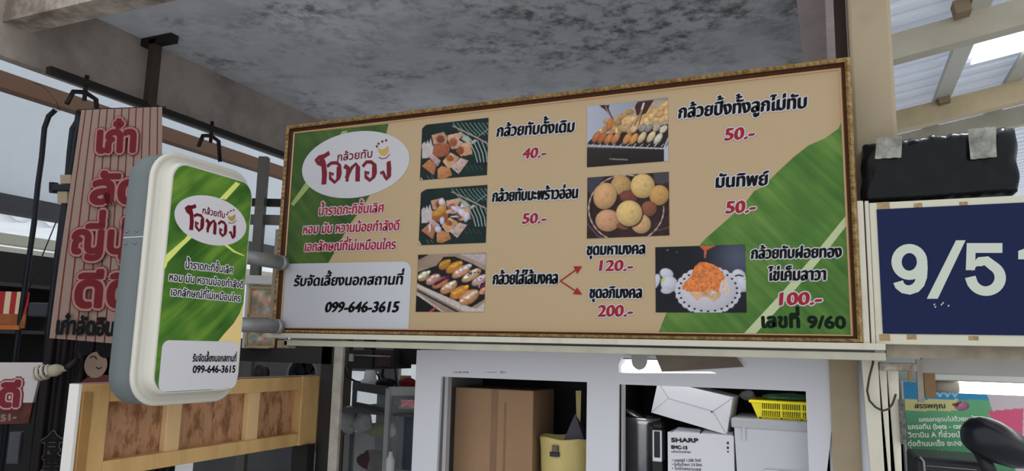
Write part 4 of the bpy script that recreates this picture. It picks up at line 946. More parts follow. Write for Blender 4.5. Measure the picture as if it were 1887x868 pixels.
for k in range(11):
    u = .055 + .089 * k; b = MB(MBn)
    ww = .011; vv = [bq(u + s_ * ww, j / nv, .0015) for j in range(nv + 1) for s_ in (-.5, .5)]
    b.add(vv, [(2 * j, 2 * j + 1, 2 * j + 3, 2 * j + 2) for j in range(nv)]); b.build('printed_stripe', dr, clo)
for txt, a_, b_, hp, ww in (('เก๋า', (182, 281), (249, 280), 38, .11), ('ลัด', (170, 375), (262, 374), 40, .11), ('ญี่ปุ่น', (135, 466), (276, 466), 40, .10), ('ดีดี', (141, 565), (246, 565), 46, .10)):
    p, q = PM(*a_, MBn), PM(*b_, MBn); h = p[1]; h = PM(a_[0], a_[1] - hp, MBn)[1] - p[1]
    for m_, r_, z in ((dr, .21, .009), (pkm, .175, .0105), (dr, ww * .75, .012)):
        b = MB(MBn); letters(b, txt, p, q, h, MBn, z=z, ring=r_, nr=10); b.build('banner_lettering', m_, clo, clean=False)
b = MB(MBn); letters(b, 'เก๋าลัดอินของดี', PM(106, 615, MBn), PM(278, 620, MBn), .060, MBn, z=.010, ring=.08); b.build('banner_lettering', black_ink, clo, clean=False)
b = MB(MBn); x, y, _ = bp(150, 203); x2, y2, _ = bp(299, 197); b.tube([(x - .02, y, -.01), (x2 + .01, y2, -.01)], .008, 8); b.build('top_rod', dk, bn)

# dark clear plastic sheet with printed figure and characters, under the banner
dp = thing('plastic_curtain', 'dark glossy plastic curtain printed with a smiling face and two characters, below the banner', 'curtain', PD(150, 868, 3.72))
MD = frame(PD(150, 700, 3.72), (R[0, 0], R[1, 0], 0), (0, 0, 1)); dq = lambda px, py: PM(px, py, MD)
b = MB(MD); x0, x1 = dq(70, 750)[0], dq(330, 750)[0]; y0, y1 = dq(150, 1150)[1], dq(150, 622)[1]; n = 60
vs = []
for i in range(n + 1):
    x = x0 + (x1 - x0) * i / n; z = .018 * math.sin(i * .9) + .01 * math.sin(i * 2.3)
    vs += [(x, y0, z * 1.6), (x, y1, z)]
b.add(vs, [(2 * i, 2 * i + 2, 2 * i + 3, 2 * i + 1) for i in range(n)], smooth=True); cs = b.build('curtain_sheet', mat('dark_plastic_sheet', (.008, .007, .008, 1), .35, var=.4, vs=3, dark=(.02, .008, .008, 1), spec=.1), dp)
fz = .035
def blob(m_, cx_, cy_, rx_, ry_, z, name):
    c_ = dq(cx_, cy_); sx = dq(cx_ + rx_, cy_)[0] - c_[0]; sy = c_[1] - dq(cx_, cy_ + ry_)[1]; b = MB(MD)
    b.add([(c_[0] + sx * math.cos(2 * math.pi * k / 28), c_[1] + sy * math.sin(2 * math.pi * k / 28), z) for k in range(28)], [tuple(range(28))]); return b.build(name, m_, dp)
blob(mat('figure_red', K(80, 26, 26), .5), 196, 712, 42, 22, fz, 'figure_dress')
blob(mat('figure_skin', K(128, 108, 92), .5), 184, 672, 21, 24, fz + .002, 'figure_face')
blob(black_ink, 167, 638, 14, 17, fz + .004, 'figure_hair'); blob(black_ink, 205, 636, 20, 24, fz + .004, 'figure_hair')
b = MB(MD); ribbon(b, [dq(*p) for p in ((174, 660), (178, 656), (183, 657), (186, 662))], .005, fz + .005); ribbon(b, [dq(*p) for p in ((185, 676), (190, 680), (195, 676))], .005, fz + .005); f_ = b.build('figure_features', black_ink, dp); f_['kind'] = 'stuff'
for ch, y, in (('食', 838), ('事', 880)):
    b = MB(MD); p, q = dq(84, y), dq(122, y); letters(b, ch, p, q, .075, MD, z=fz + .002, ring=.10, nr=10); b.build('character_outline', mat('faint_grey', K(84, 78, 76), .5), dp, clean=False)
    b = MB(MD); letters(b, ch, p, q, .075, MD, z=fz + .006, ring=.045); b.build('character', black_ink, dp, clean=False)

# wooden board with chipboard infill
MW = frame((-2.6, 0, 0), (0, 1, 0), (0, 0, 1)); wq = lambda px, py: PM(px, py, MW)
pine = mat('pine_wood', K(202, 166, 112, 1.12), .55, var=.55, vs=3.5, stretch=(1, 1, .25), dark=K(168, 120, 64, .8), bump=.1, bs=20, thr=(.42, .65))
pine2 = mat('pine_wood_pale', K(208, 176, 128, 1.15), .55, var=.4, vs=3.5, stretch=(1, 1, .25), dark=K(176, 134, 80, 1.1))
osb = mat('chipboard', K(186, 140, 104, .95), .75, var=.9, vs=17, stretch=(1, 1.3, .6), dark=K(126, 84, 56), bump=.7, bs=30, thr=(.46, .60))
wf = thing('wooden_partition', 'pine framed chipboard partition standing under and behind the light box', 'partition', (-2.6, -.1, 0))
Ya, Yb = wq(148, 730)[0], .618; ZTw, ZBw = 1.527, 1.172
yl = wq(200, 760)[0]; yr = wq(553, 760)[0]
MB(MW).box(Ya, yl, .0, ZTw, -.05, 0, bev=.004).build('post', pine, wf)
MB(MW).box(Ya - .012, Ya, 0, ZTw + .002, -.05, .004).build('white_edge', mat('white_edge', K(212, 208, 204), .5), wf, 'white edge strip')
MB(MW).box(Ya + .004, Ya + .045, .0, ZTw - .03, 0, .012, bev=.003).build('batten', mat('pine_dark', K(150, 112, 66, 1.1), .6, var=.4, vs=4), wf, 'darker narrow batten at the left post')
MB(MW).box(yr, Yb, ZBw - .002, ZTw, -.05, .004, bev=.004).build('post', pine, wf)
MB(MW).box(yl, yr, ZTw - .07, ZTw - .002, -.05, -.002, bev=.003).build('rail', pine, wf)
MB(MW).box(yl, yr, ZBw, ZBw + .062, -.05, .0, bev=.003).build('rail', pine, wf)
ym = [(wq(312, 770)[0], wq(338, 770)[0]), (wq(461, 760)[0], wq(481, 760)[0])]
for a_, b_ in ym: MB(MW).box(a_, b_, ZBw + .06, ZTw - .068, -.045, -.012, bev=.002).build('mullion', pine2, wf)
ed = [yl] + [v for p in ym for v in p] + [yr]
for a_, b_ in zip(ed[::2], ed[1::2]): MB(MW).box(a_ - .002, b_ + .002, ZBw + .05, ZTw - .06, -.060, -.047).build('chipboard_panel', osb, wf)
MB().box(-2.66, -2.56, .50, .56, 0, ZBw).build('leg', dk, wf)
MB(MW).box(Ya, Yb, ZTw, ZTw + .003, -.055, -.01).build('top_strip', mat('pale_strip', K(160, 140, 128), .6), wf)

# dark stall wall, shelves and signs at the far left
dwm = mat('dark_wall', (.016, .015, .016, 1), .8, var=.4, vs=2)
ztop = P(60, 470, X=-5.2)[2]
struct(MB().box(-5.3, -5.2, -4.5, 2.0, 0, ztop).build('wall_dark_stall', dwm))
for py_, n_ in ((526, 0), (612, 1)):
    p = P(40, py_, X=-4.9); o = MB().box(-5.2, -4.9, -1.4, .95, p[2] - .012, p[2] + .012); tag(centre(o.build('wall_shelf', mat('shelf_grey', K(50, 48, 50), .6))), ['upper dark shelf above the red and white striped sign', 'lower dark shelf below the red and white striped sign'][n_], 'shelf')
MF = frame(PD(30, 570, 4.6), (R[0, 0], R[1, 0], 0), (0, 0, 1)); fq = lambda px, py: PM(px, py, MF)
st = thing('striped_stall_sign', 'small red and white striped sign with an orange lower edge at the far left', 'sign', PD(20, 606, 4.6))
for k in range(7):
    x0, x1 = fq(-24 + k * 10.6, 560)[0], fq(-13.4 + k * 10.6, 560)[0]; MB(MF).box(x0, x1, fq(0, 578)[1], fq(0, 537)[1], -.01, 0).build('stripe', mat('awning_red', K(150, 36, 40, 1.0), .6) if k % 2 == 0 else mat('awning_cream', K(196, 176, 146, 1.0), .6), st)
MB(MF).box(fq(-24, 560)[0], fq(50, 560)[0], fq(0, 604)[1], fq(0, 578)[1], -.01, -.001).build('lower_picture', mat('orange_picture', K(150, 84, 44), .6, var=.8, vs=14, dark=K(90, 50, 40)), st)
MB(MF).box(fq(-24, 560)[0], fq(42, 560)[0], fq(0, 607)[1], fq(0, 599)[1], -.01, .01).build('orange_edge', mat('orange_edge', K(170, 96, 44), .6), st)
tag(centre(MB(MF).box(fq(52, 560)[0], fq(88, 560)[0], fq(0, 582)[1], fq(0, 556)[1], -.1, .0, bev=.01).build('grey_box', mat('dim_grey', K(52, 54, 60), .7))), 'dim grey box on the lower shelf beside the striped sign', 'box')
ws = thing('red_letter_sign', 'white sign with dark red Thai lettering at the left edge, under the spiral bulb', 'sign', PD(20, 770, 3.9))
MG = frame(PD(30, 720, 3.9), (R[0, 0], R[1, 0], 0), (0, 0, 1)); gq = lambda px, py: PM(px, py, MG)
b = MB(MG); b.prism([gq(-60, 668), gq(79, 668), gq(60, 742), (gq(-60, 742))], -.02, 0); b.build('sign_face', mat('sign_white', K(168, 160, 158, 1.2), .5), ws)
b = MB(MG); b.prism([gq(-60, 742), gq(60, 742), gq(52, 780), gq(-60, 784)], -.02, -.001); b.build('dark_band', mat('dark_band', K(44, 24, 22), .5, var=.6, vs=10, dark=K(130, 60, 36)), ws)
for txt, a_, b_, hp in (('ดี', (-1, 748), (33, 748), 32),):
    p, q = gq(*a_), gq(*b_)
    for m_, r_, z in ((mat('maroon_dim', K(110, 24, 36), .5), .28, .001), (mat('pink_dim', K(176, 140, 144), .5), .20, .003), (mat('maroon_dim', K(110, 24, 36), .5), .10, .005)):
        b = MB(MG); letters(b, txt, p, q, gq(0, 748 - hp)[1] - gq(0, 748)[1], MG, z=z, ring=r_, nr=10); b.build('sign_lettering', m_, ws, clean=False)
b = MB(MG); letters(b, '51-', gq(2, 776), gq(30, 773), .03, MG, z=.001, ring=.10); b.build('sign_lettering', mat('faint_white', K(120, 104, 100), .5), ws, clean=False)
# spiral energy saving bulb
cf = thing('spiral_bulb', 'white spiral energy saving bulb lying sideways in a holder in front of the white sign', 'lamp', PD(90, 690, 3.6))
a_, b_ = PD(63, 689, 3.6), PD(92, 684, 3.6); axv = (Vector(b_) - Vector(a_)); Ls = axv.length; Mc = Matrix.Translation(Vector(a_)) @ axv.normalized().to_track_quat('Z', 'Y').to_matrix().to_4x4()
pts = []
for k in range(121):
    t = k / 120; r_ = .026 + .006 * math.sin(t * math.pi); pts.append((r_ * math.cos(t * 3.6 * 2 * math.pi), r_ * math.sin(t * 3.6 * 2 * math.pi), t * Ls))
MB(Mc).tube([(0, 0, .004)] + pts, .0075, 8).build('spiral_tube', mat('bulb_white', K(196, 188, 174, .8), .3), cf)
MB(Mc).lathe([(.001, Ls), (.028, Ls), (.030, Ls + .03), (.022, Ls + .055), (.014, Ls + .06), (.014, Ls + .085), (.001, Ls + .085)], 20).build('bulb_base', mat('bulb_base', K(158, 150, 128), .4), cf)
MB(Mc).tube([(0, 0, Ls + .08), (0, .01, Ls + .10), (.01, .03, Ls + .14)], .016, 10).build('socket', mat('bakelite', K(30, 18, 18), .5), cf)
tag(centre(MB(MG).box(gq(12, 800)[0], gq(34, 800)[0], gq(0, 856)[1], gq(0, 796)[1], -.06, -.02, bev=.005).build('hanging_bag', mat('grey_bag', K(72, 72, 76), .5, var=.6, vs=10, bump=.5))), 'dim grey packet hanging at the lower left edge', 'packet')

# between light box and menu sign: grey frame, white rack with two pictures
g = mat('mid_grey_steel', K(104, 102, 98), .55, var=.4, vs=5)
gf = thing('steel_scaffold', 'grey steel post with two cross bars, seen in the gap left of the menu sign', 'scaffold', PD(478, 640, 5.0))
MQ = frame(PD(478, 400, 5.0), (R[0, 0], R[1, 0], 0), (0, 0, 1)); qq = lambda px, py: PM(px, py, MQ)
MB(MQ).box(qq(471, 400)[0], qq(487, 400)[0], -3.0, qq(480, 290)[1], -.03, .03).build('post', g, gf)
for ya, yb_, m_ in ((364, 378, dk), (394, 412, g)):
    b = MB(MQ); b.box(qq(455, ya)[0], qq(560, ya)[0], qq(480, yb_)[1], qq(480, ya)[1], -.06, -.03); b.build('bar', m_, gf)
rk = thing('picture_rack', 'white rack holding two small framed pictures, left of the menu sign', 'rack', PD(480, 640, 4.2))
MK = frame(PD(480, 560, 4.2), (R[0, 0], R[1, 0], 0), (0, 0, 1)); kq = lambda px, py: PM(px, py, MK)
wr = mat('rack_white', K(206, 204, 204), .45)
MB(MK).box(kq(448, 560)[0], kq(530, 560)[0], kq(480, 524)[1], kq(480, 508)[1], -.02, .02, bev=.004).build('rack_rail', wr, rk)
MB(MK).box(kq(448, 560)[0], kq(530, 560)[0], kq(480, 642)[1], kq(480, 524)[1], -.06, -.03).build('rack_back', wr, rk)
MB(MK).box(kq(448, 560)[0], kq(530, 560)[0], kq(480, 600)[1], kq(480, 590)[1], -.02, .02).build('rack_rail', wr, rk)
def pic(p): p.fill((150, 134, 120)); p.c *= (.6 + .9 * p.noise(6, 4)[..., None]); p.c = p.c * (1 + .4 * (p.noise(5, 9)[..., None] - .5) * np.array((1.2, -.2, -.6)))
for i, (x0, x1, y0, y1) in enumerate(((455, 511, 529, 584), (450, 508, 606, 640))):
    a_, b_ = kq(x0, y1), kq(x1, y0); f_ = thing('framed_picture', ['upper gold framed picture of figures on the white rack, just left of the menu sign', 'lower picture on the white rack, beneath the lower mounting arm'][i], 'picture', MK @ Vector((a_[0], a_[1], -.02)), 'pictures on the rack')
    b = MB(MK)
    for q in ((a_[0], b_[0], a_[1], a_[1] + .012), (a_[0], b_[0], b_[1] - .012, b_[1]), (a_[0], a_[0] + .012, a_[1], b_[1]), (b_[0] - .012, b_[0], a_[1], b_[1])): b.box(*q, -.02, .0)
    b.build('picture_frame', mat('picture_gold', K(176, 150, 100), .4), f_)
    printed('picture_print', f_, MK, a_[0] + .01, b_[0] - .01, a_[1] + .01, b_[1] - .01, 40, 40, (0, 0, 1), pic, 1.1, z=-.01)

# ================================================================== SHOP INTERIOR BEHIND THE SIGN
dgw = mat('interior_grey', K(118, 118, 120), .8, var=.3, vs=2)
MI = frame((0, 2.9, 0), (1, 0, 0), (0, 0, 1)); iq = lambda px, py: PM(px, py, MI)
a_, b_, c_, d_ = iq(628, 682), iq(703, 682), iq(703, 800), iq(628, 800); e_, f_ = iq(735, 664), iq(790, 702)
win1 = [(a_[0], c_[1]), (b_[0], c_[1]), (b_[0], a_[1]), (a_[0], a_[1])]; win2 = [(e_[0], f_[1]), (f_[0], f_[1]), (f_[0], e_[1]), (e_[0], e_[1])]
struct(holed([(-5.2, 0), (1.1, 0), (1.1, 2.6), (-4.7, 2.6), (-4.7, 1.72), (-5.2, 1.72)], [win1, win2], MI, .1, 'wall_back', dgw))
fro = mat('frosted_glass', K(196, 210, 214), .5, trans=0); 
for i, wn in enumerate((win1, win2)):
    o = MB(MI); o.box(wn[0][0], wn[2][0], wn[0][1], wn[2][1], -.006, .006)
    m = mat('frosted_pane', (.80, .90, .92, 1), .9, alpha=.45)
    struct(o.build('window_%d' % (i + 1), m))
struct(MB().box(-2.5, .10, .34, 2.85, 2.45, 2.55).build('ceiling_shop', mat('shop_ceiling', K(120, 118, 114), .8)))
struct(MB().box(-5.1, -3.6, 2.2, 2.25, 0, 1.70).build('wall_side_shop', mat('dim_wall', K(96, 96, 98), .8, var=.4, vs=2)))
# dark door frame with pale jamb
df = thing('door_frame', 'dark door frame with a pale weathered jamb beneath the left end of the menu sign', 'frame', (-2.0, .6, 0))
p, q = P(590, 700, Y=.6), P(614, 700, Y=.6); MB().box(p[0], q[0], .6, .66, 0, 1.72).build('jamb', mat('dark_jamb', K(50, 48, 48), .5, var=.3), df)
p, q = P(613, 700, Y=.58), P(629, 700, Y=.58); MB().box(p[0], q[0], .58, .60, 0, 1.70).build('jamb', mat('weathered_white', K(188, 184, 174), .6, var=.6, vs=12, dark=K(130, 118, 100)), df, 'pale weathered jamb')
p = P(445, 645, Y=.6); MB().box(p[0] - .4, P(612, 645, Y=.6)[0], .6, .66, P(520, 668, Y=.6)[2], 1.72).build('head', mat('dark_jamb', K(50, 48, 48), .5, var=.3), df)
p, q = P(634, 700, Y=1.6), P(640, 700, Y=1.6); tag(centre(MB().box(p[0], q[0], 1.6, 1.65, .8, 2.1).build('brown_upright', mat('brown_wood_dim', K(92, 80, 66), .6))), 'narrow brown upright beside the bright back window', 'upright')
# round fan behind the partition
fn = thing('round_fan', 'round black fan with a pale rim behind the right end of the partition', 'fan', P(556, 735, Y=1.3))
ce = P(556, 692, Y=1.3); rr_ = abs(P(586, 692, Y=1.3)[0] - ce[0])
Mf = frame(ce, (1, 0, 0), (0, 0, 1))
b = MB(Mf); b.lathe([(rr_ * .84, .0), (rr_, .0), (rr_, -.25), (rr_ * .84, -.25)], 40); b.build('fan_shroud', mat('fan_rim', K(130, 130, 132), .5), fn)
b = MB(Mf); b.lathe([(.001, -.06), (rr_ * .85, -.08)], 40); b.build('fan_back', mat('fan_black', (.008, .008, .008, 1), .7), fn)
for k in range(5):
    t = 2 * math.pi * k / 5; c_, s_ = math.cos(t), math.sin(t); b = MB(Mf @ Matrix.Rotation(t, 4, 'Z')); b.hexa([(.02, -.02, -.04), (rr_ * .75, -.05, -.03), (rr_ * .75, .05, -.05), (.02, .02, -.05)], [(.02, -.02, -.044), (rr_ * .75, -.05, -.034), (rr_ * .75, .05, -.054), (.02, .02, -.054)]); b.build('blade', mat('fan_blade', (.02, .02, .022, 1), .4), fn)
b = MB(Mf); b.tube([(0, -rr_, -.1), (0, -.9, -.1)], .02, 8); b.build('stand', dk, fn)
# appliances on the wall, hanging pots
def atY(px, py, Y): return P(px, py, Y=Y)
def pbox(name, x0, x1, y0, y1, Y, d, m_, label, cat, bev=.004, group=None):
    p, q = atY(x0, y0, Y), atY(x1, y1, Y); o = MB().box(p[0], q[0], Y, Y + d, q[2], p[2], bev=bev).build(name, m_); tag(o, label, cat, group); return centre(o)
rack_d = mat('rack_dark', K(52, 50, 50), .5, var=.3)

th = thing('hanging_cabinet', 'dark wall cabinet with two doors and a chrome rail above the back window', 'cabinet', atY(680, 682, 1.5))
for x0, x1 in ((640, 686), (690, 722)):
    p, q = atY(x0, 644, 1.5), atY(x1, 680, 1.5); o = MB().box(p[0], q[0], 1.5, 1.75, q[2], p[2], bev=.006).build('cabinet_door', rack_d, th)
p = atY(680, 650, 1.6); MB().box(p[0] - .03, p[0] + .03, 1.58, 1.64, p[2], 2.46).build('hanger', rack_d, th)
p, q = atY(655, 655, 1.49), atY(722, 654, 1.49); MB().tube([tuple(p), (q[0], 1.47, p[2]), ], .006, 8).build('rail', mat('chrome_dim', K(150, 150, 150), .3, metal=.6), th)
p, q = atY(644, 652, 1.49), atY(651, 666, 1.49); MB().box(p[0], q[0], 1.485, 1.5, q[2], p[2]).build('switch_plate', mat('dim_white', K(170, 172, 170), .5), th)
p = atY(708, 665, 1.49); MB().box(p[0] - .05, p[0] + .05, 1.48, 1.5, p[2] - .04, p[2] + .03, bev=.004).build('inner_panel', mat('brown_dim', K(66, 48, 44), .5), th)
pbox('range_hood', 725, 768, 640, 672, 1.6, .4, mat('hood_black', (.01, .01, .01, 1), .6), 'black hood high in the corner left of the white cabinet', 'hood')
def cyl(name, px, py0, py1, rpx, Y, prof, m_, label, cat, n=24):
    """lathe between two heights; prof = (radius fraction, height fraction)"""
    t_, b_ = atY(px, py0, Y), atY(px, py1, Y); r_ = abs(atY(px + rpx, py1, Y)[0] - b_[0]); h_ = t_[2] - b_[2]
    o = MB().lathe([(max(.0005, a * r_), z * h_) for a, z in prof], n, c=tuple(b_)).build(name, m_); tag(o, label, cat); return centre(o)
cyl('blender_jug', 681, 682, 716, 14, 1.3, [(0, 0), (.95, 0), (1, .04), (1, .45), (.75, .5), (.7, .55), (.62, .9), (.5, 1), (0, 1)], mat('jug_white', K(208, 208, 206), .35), 'white blender jug standing on the glass case by the back window', 'blender')
for k, (pp, th_) in enumerate((([(632, 672), (640, 695), (655, 703), (670, 706)], .008), ([(690, 682), (697, 692), (700, 700), (694, 706)], .006), ([(706, 680), (704, 692), (710, 702)], .01), ([(727, 665), (729, 690), (731, 712)], .006))):
    centre(tag(MB().tube([atY(x, y, 1.42) for x, y in pp], th_, 8).build('power_cable', dk), ['black cord curving left of the white blender jug', 'black cord curving right of the white blender jug', 'thick black cord below the hanging cabinet', 'thin dark cord at the right of the hanging cabinet'][k], 'cable'))
def lump(name, pts_c, rx_, ry_, Y, m_, label, cat, seed=0, d=.5, group=None):
    """crumpled bag or cloth: a noisy ellipsoid"""
    c_ = atY(*pts_c, Y); X_ = abs(atY(pts_c[0] + rx_, pts_c[1], Y)[0] - c_[0]); Z_ = abs(atY(pts_c[0], pts_c[1] + ry_, Y)[2] - c_[2]); bm = bmesh.new(); bmesh.ops.create_icosphere(bm, subdivisions=4, radius=1)
    q = np.random.RandomState(seed); F_ = q.randn(7, 3) * 2.6; ph = q.rand(7) * 6
    for v in bm.verts:
        n_ = sum(math.sin(F_[k].dot(v.co) + ph[k]) for k in range(7)) * .055; fo = .05 * abs(math.sin(9 * math.atan2(v.co.x, v.co.y) + 3 * v.co.z)); s_ = 1 + n_ - fo
        v.co = Vector((v.co.x * X_ * s_, v.co.y * X_ * d * s_, v.co.z * Z_ * s_))
    o = MB(Matrix.Translation(Vector(c_))); o.add([v.co[:] for v in bm.verts], [[v.index for v in f.verts] for f in bm.faces], smooth=True); bm.free()
    o = o.build(name, m_); tag(o, label, cat, group); return centre(o)
bagm = mat('grey_plastic_bag', K(150, 150, 152), .35, var=.6, vs=9, dark=K(60, 60, 62), bump=.6, bs=14)
lump('plastic_bag', (640, 775), 18, 26, 1.15, bagm, 'grey plastic bag hanging by the pale jamb, left of the glass case', 'bag', 1)
lump('plastic_bag', (668, 778), 15, 24, 1.12, bagm, 'second grey plastic bag, hanging against the glass case', 'bag', 2)
lump('black_bag', (622, 778), 12, 34, 1.3, mat('matt_black', (.008, .008, .009, 1), .6), 'black bag hanging close behind the pale jamb', 'bag', 5)
lump('red_cloth', (752, 706), 17, 9, 1.25, mat('red_cloth', K(112, 26, 36), .8, bump=.4), 'dark red cloth lying on top of the glass case', 'cloth', 6)
lump('dark_bundle', (712, 706), 16, 9, 1.25, mat('matt_black', (.008, .008, .009, 1), .6), 'black bundle on the glass case beside the red cloth', 'bundle', 7)
pbox('yellow_packet', 737, 752, 692, 701, 1.3, .04, mat('yellow_dim', K(176, 150, 90), .5, var=.7, vs=40, dark=K(90, 40, 30)), 'small yellow packet standing behind the red cloth', 'packet')
# glass case
gc = thing('glass_display_case', 'glass display case with pale metal posts in the shop, left of the white cabinet', 'case', atY(716, 868, 1.0))
Cc, Lc, Rc = atY(716, 716, .95), atY(652, 716, 1.25), atY(800, 722, 1.15); ztc = Cc[2]
gm = mat('case_metal', K(160, 162, 162), .45, metal=.2); gmd = mat('case_metal_dark', K(74, 74, 76), .5)
def bar(a_, b_, t_, m_, name, h_=None):
    a_, b_ = Vector(a_), Vector(b_); M_ = Matrix.Translation(a_) @ (b_ - a_).normalized().to_track_quat('X', 'Z').to_matrix().to_4x4(); h_ = h_ or t_
    return MB(M_).box(0, (b_ - a_).length, -t_ / 2, t_ / 2, -h_ / 2, h_ / 2).build(name, m_, gc)
MB().box(Cc[0] - .012, Cc[0] + .016, Cc[1] - .01, Cc[1] + .014, .7, ztc).build('post', gm, gc); MB().box(Lc[0] - .01, Lc[0] + .014, Lc[1], Lc[1] + .02, .7, ztc).build('post', gmd, gc)
bar((Cc[0], Cc[1], ztc - .015), (Rc[0], Rc[1], ztc - .015), .02, gm, 'top_rail', .05); bar((Cc[0], Cc[1], ztc - .015), (Lc[0], Lc[1], ztc - .015), .02, gmd, 'top_rail', .05)
bar((Cc[0], Cc[1] + .02, 1.33), (Lc[0], Lc[1] + .02, 1.33), .02, gmd, 'shelf_rail'); 
b = MB(); b.add([(Cc[0], Cc[1] + .012, .8), (Rc[0], Rc[1] + .012, .8), (Rc[0], Rc[1] + .012, ztc - .03), (Cc[0], Cc[1] + .012, ztc - .03)], [(0, 1, 2, 3)])
glass = mat('case_glass', (.75, .8, .8, 1), .05, alpha=.18); b.build('glass_pane', glass, gc)
b = MB(); b.add([(Cc[0], Cc[1] + .012, .8), (Lc[0], Lc[1] + .012, .8), (Lc[0], Lc[1] + .012, ztc - .03), (Cc[0], Cc[1] + .012, ztc - .03)], [(0, 1, 2, 3)]); b.build('glass_pane', glass, gc)
MB().box(Lc[0], Rc[0] + .1, Cc[1] + .03, 1.5, 1.30, 1.315).build('shelf', gmd, gc); MB().box(Lc[0], Rc[0] + .1, 1.52, 1.54, .8, 1.45).build('case_back', mat('case_back', K(96, 100, 104), .6), gc)
MB().box(Cc[0] + .02, Rc[0] + .1, Cc[1] + .08, 1.5, 1.0, 1.298).build('lower_shelf_box', mat('case_navy', K(60, 68, 80), .5), gc)
pbox('sticker', 739, 771, 736, 752, .96, .004, mat('red_sticker', K(176, 70, 84), .5, var=.8, vs=60, dark=K(200, 190, 190)), 'small red price sticker on the glass case', 'sticker', 0)
grc = mat('green_cloth', K(112, 132, 56), .8, var=.5, vs=8, dark=K(70, 86, 44), bump=.4)
lump('green_cloth', (697, 792), 24, 15, 1.25, grc, 'green cloth heaped inside the left side of the glass case', 'cloth', 8); lump('green_leaf_bundle', (742, 796), 20, 22, 1.22, mat('green_leaves', K(120, 140, 72), .6, var=.5, vs=8, dark=K(70, 90, 50), bump=.4), 'green leafy bundle inside the right side of the glass case', 'bundle', 9)
lump('white_bag', (722, 793), 9, 14, 1.08, mat('white_bag', K(196, 198, 198), .4, bump=.4), 'small white bag between the green things in the glass case', 'bag', 10); lump('clear_bag', (748, 762), 18, 18, 1.3, mat('clear_bag', K(176, 182, 182), .2, var=.6, vs=9, dark=K(100, 110, 110), bump=.6), 'pale clear bag high inside the glass case, under the red sticker', 'bag', 11)
lump('dark_red_bundle', (690, 850), 30, 22, 1.15, mat('dark_red', K(78, 52, 54), .6, var=.6, vs=9, bump=.3), 'dark reddish bundle low behind the glass case post', 'bundle', 12)
cyl('white_bottle', 718, 832, 880, 7, .9, [(0, 0), (1, 0), (1, .7), (.5, .85), (.5, 1), (0, 1)], mat('bottle_white', K(196, 198, 198), .35), 'small white bottle at the foot of the case post', 'bottle')
pbox('counter_box', 632, 700, 800, 900, 1.6, .4, mat('counter_grey', K(140, 140, 142), .6, var=.3), 'pale grey counter seen beneath the hanging bags', 'counter')
pbox('power_outlet', 510, 535, 815, 868, 1.2, .06, mat('dim_panel', K(92, 94, 98), .5, var=.3), 'dim grey double socket panel below the partition', 'panel')
pbox('white_packet', 560, 585, 832, 868, 1.1, .06, mat('packet_white', K(150, 154, 158), .5, var=.7, vs=30, dark=K(60, 80, 120)), 'white packet with dark print low behind the partition', 'packet')
lump('dark_pot', (481, 690), 14, 18, 1.6, mat('pot_dark', K(46, 40, 38), .5), 'dark hanging pot above the partition, right of the light box', 'pot', 3)

# ================================================================== WHITE CABINET
MCb = frame((0, .3, 0), (1, 0, 0), (0, 0, 1)); cq = lambda px, py: PM(px, py, MCb)
def toz(px0, py0, px1, py1, z=.85):
    a_, b_ = cq(px0, py0), cq(px1, py1); t = (z - a_[1]) / (b_[1] - a_[1]); return (a_[0] + (b_[0] - a_[0]) * t, z)
wc = thing('white_cabinet', 'white painted cabinet with two large openings, under the menu sign', 'cabinet', (-.9, .3, .85))
cw = mat('cabinet_white', K(206, 206, 212, .92), .45, var=.12, vs=3, dark=K(150, 150, 156), thr=(.55, .75))
outer = [cq(770, 645), cq(1541, 648), (cq(1541, 660)[0], cq(1541, 660)[1]), cq(1536, 760), toz(1536, 760, 1524, 868), toz(770, 645, 760, 868)]
h1 = [cq(815, 694), cq(1083, 704), toz(1083, 704, 1081, 868, .9), toz(815, 694, 806, 868, .9)]
h2 = [cq(1141, 708), cq(1485, 721), toz(1485, 721, 1491, 868, .9), toz(1141, 708, 1140, 868, .9)]
h3 = [cq(*p) for p in ((1141, 686), (1141, 672), (1146, 661), (1152, 654), (1163, 649), (1207, 649), (1214, 655), (1219, 668), (1221, 685), (1310, 685), (1321, 688))] + [cq(1141, 687)]
holed(outer, [h1, h2, h3], MCb, .018, 'front_panel', cw, wc)
XL, XR = outer[0][0] + .01, cq(1530, 660)[0]
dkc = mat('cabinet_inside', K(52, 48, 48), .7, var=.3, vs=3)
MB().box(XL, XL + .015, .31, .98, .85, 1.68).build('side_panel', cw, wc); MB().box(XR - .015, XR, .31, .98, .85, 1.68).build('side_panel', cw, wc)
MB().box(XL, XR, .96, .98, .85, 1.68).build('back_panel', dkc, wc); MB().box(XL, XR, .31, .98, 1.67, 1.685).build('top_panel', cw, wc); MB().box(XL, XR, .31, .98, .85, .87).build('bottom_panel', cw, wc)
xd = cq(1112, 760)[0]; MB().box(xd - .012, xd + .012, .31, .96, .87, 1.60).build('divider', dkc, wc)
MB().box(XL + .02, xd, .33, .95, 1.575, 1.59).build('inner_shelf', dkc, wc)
a_, b_ = cq(817, 705), cq(823, 705); MB().box(a_[0], b_[0], .315, .35, .87, cq(820, 694)[1]).build('inner_jamb', mat('jamb_grey', K(160, 158, 158), .5), wc)
a_, b_ = cq(1143, 718), cq(1147, 718); MB().box(a_[0], b_[0], .315, .35, .87, cq(1143, 709)[1]).build('inner_jamb', mat('jamb_grey', K(160, 158, 158), .5), wc)
tg = [(1166, 646), (1194, 646), (1194, 668), (1191, 676), (1186, 680), (1179, 682), (1173, 679), (1168, 674), (1166, 666)]
b = MB(MCb); b.prism([cq(*p) for p in tg], .012, .018); b.build('grey_tongue', mat('tongue_grey', K(150, 148, 146), .6), wc, 'rounded grey flap hanging in the bright cut-out')
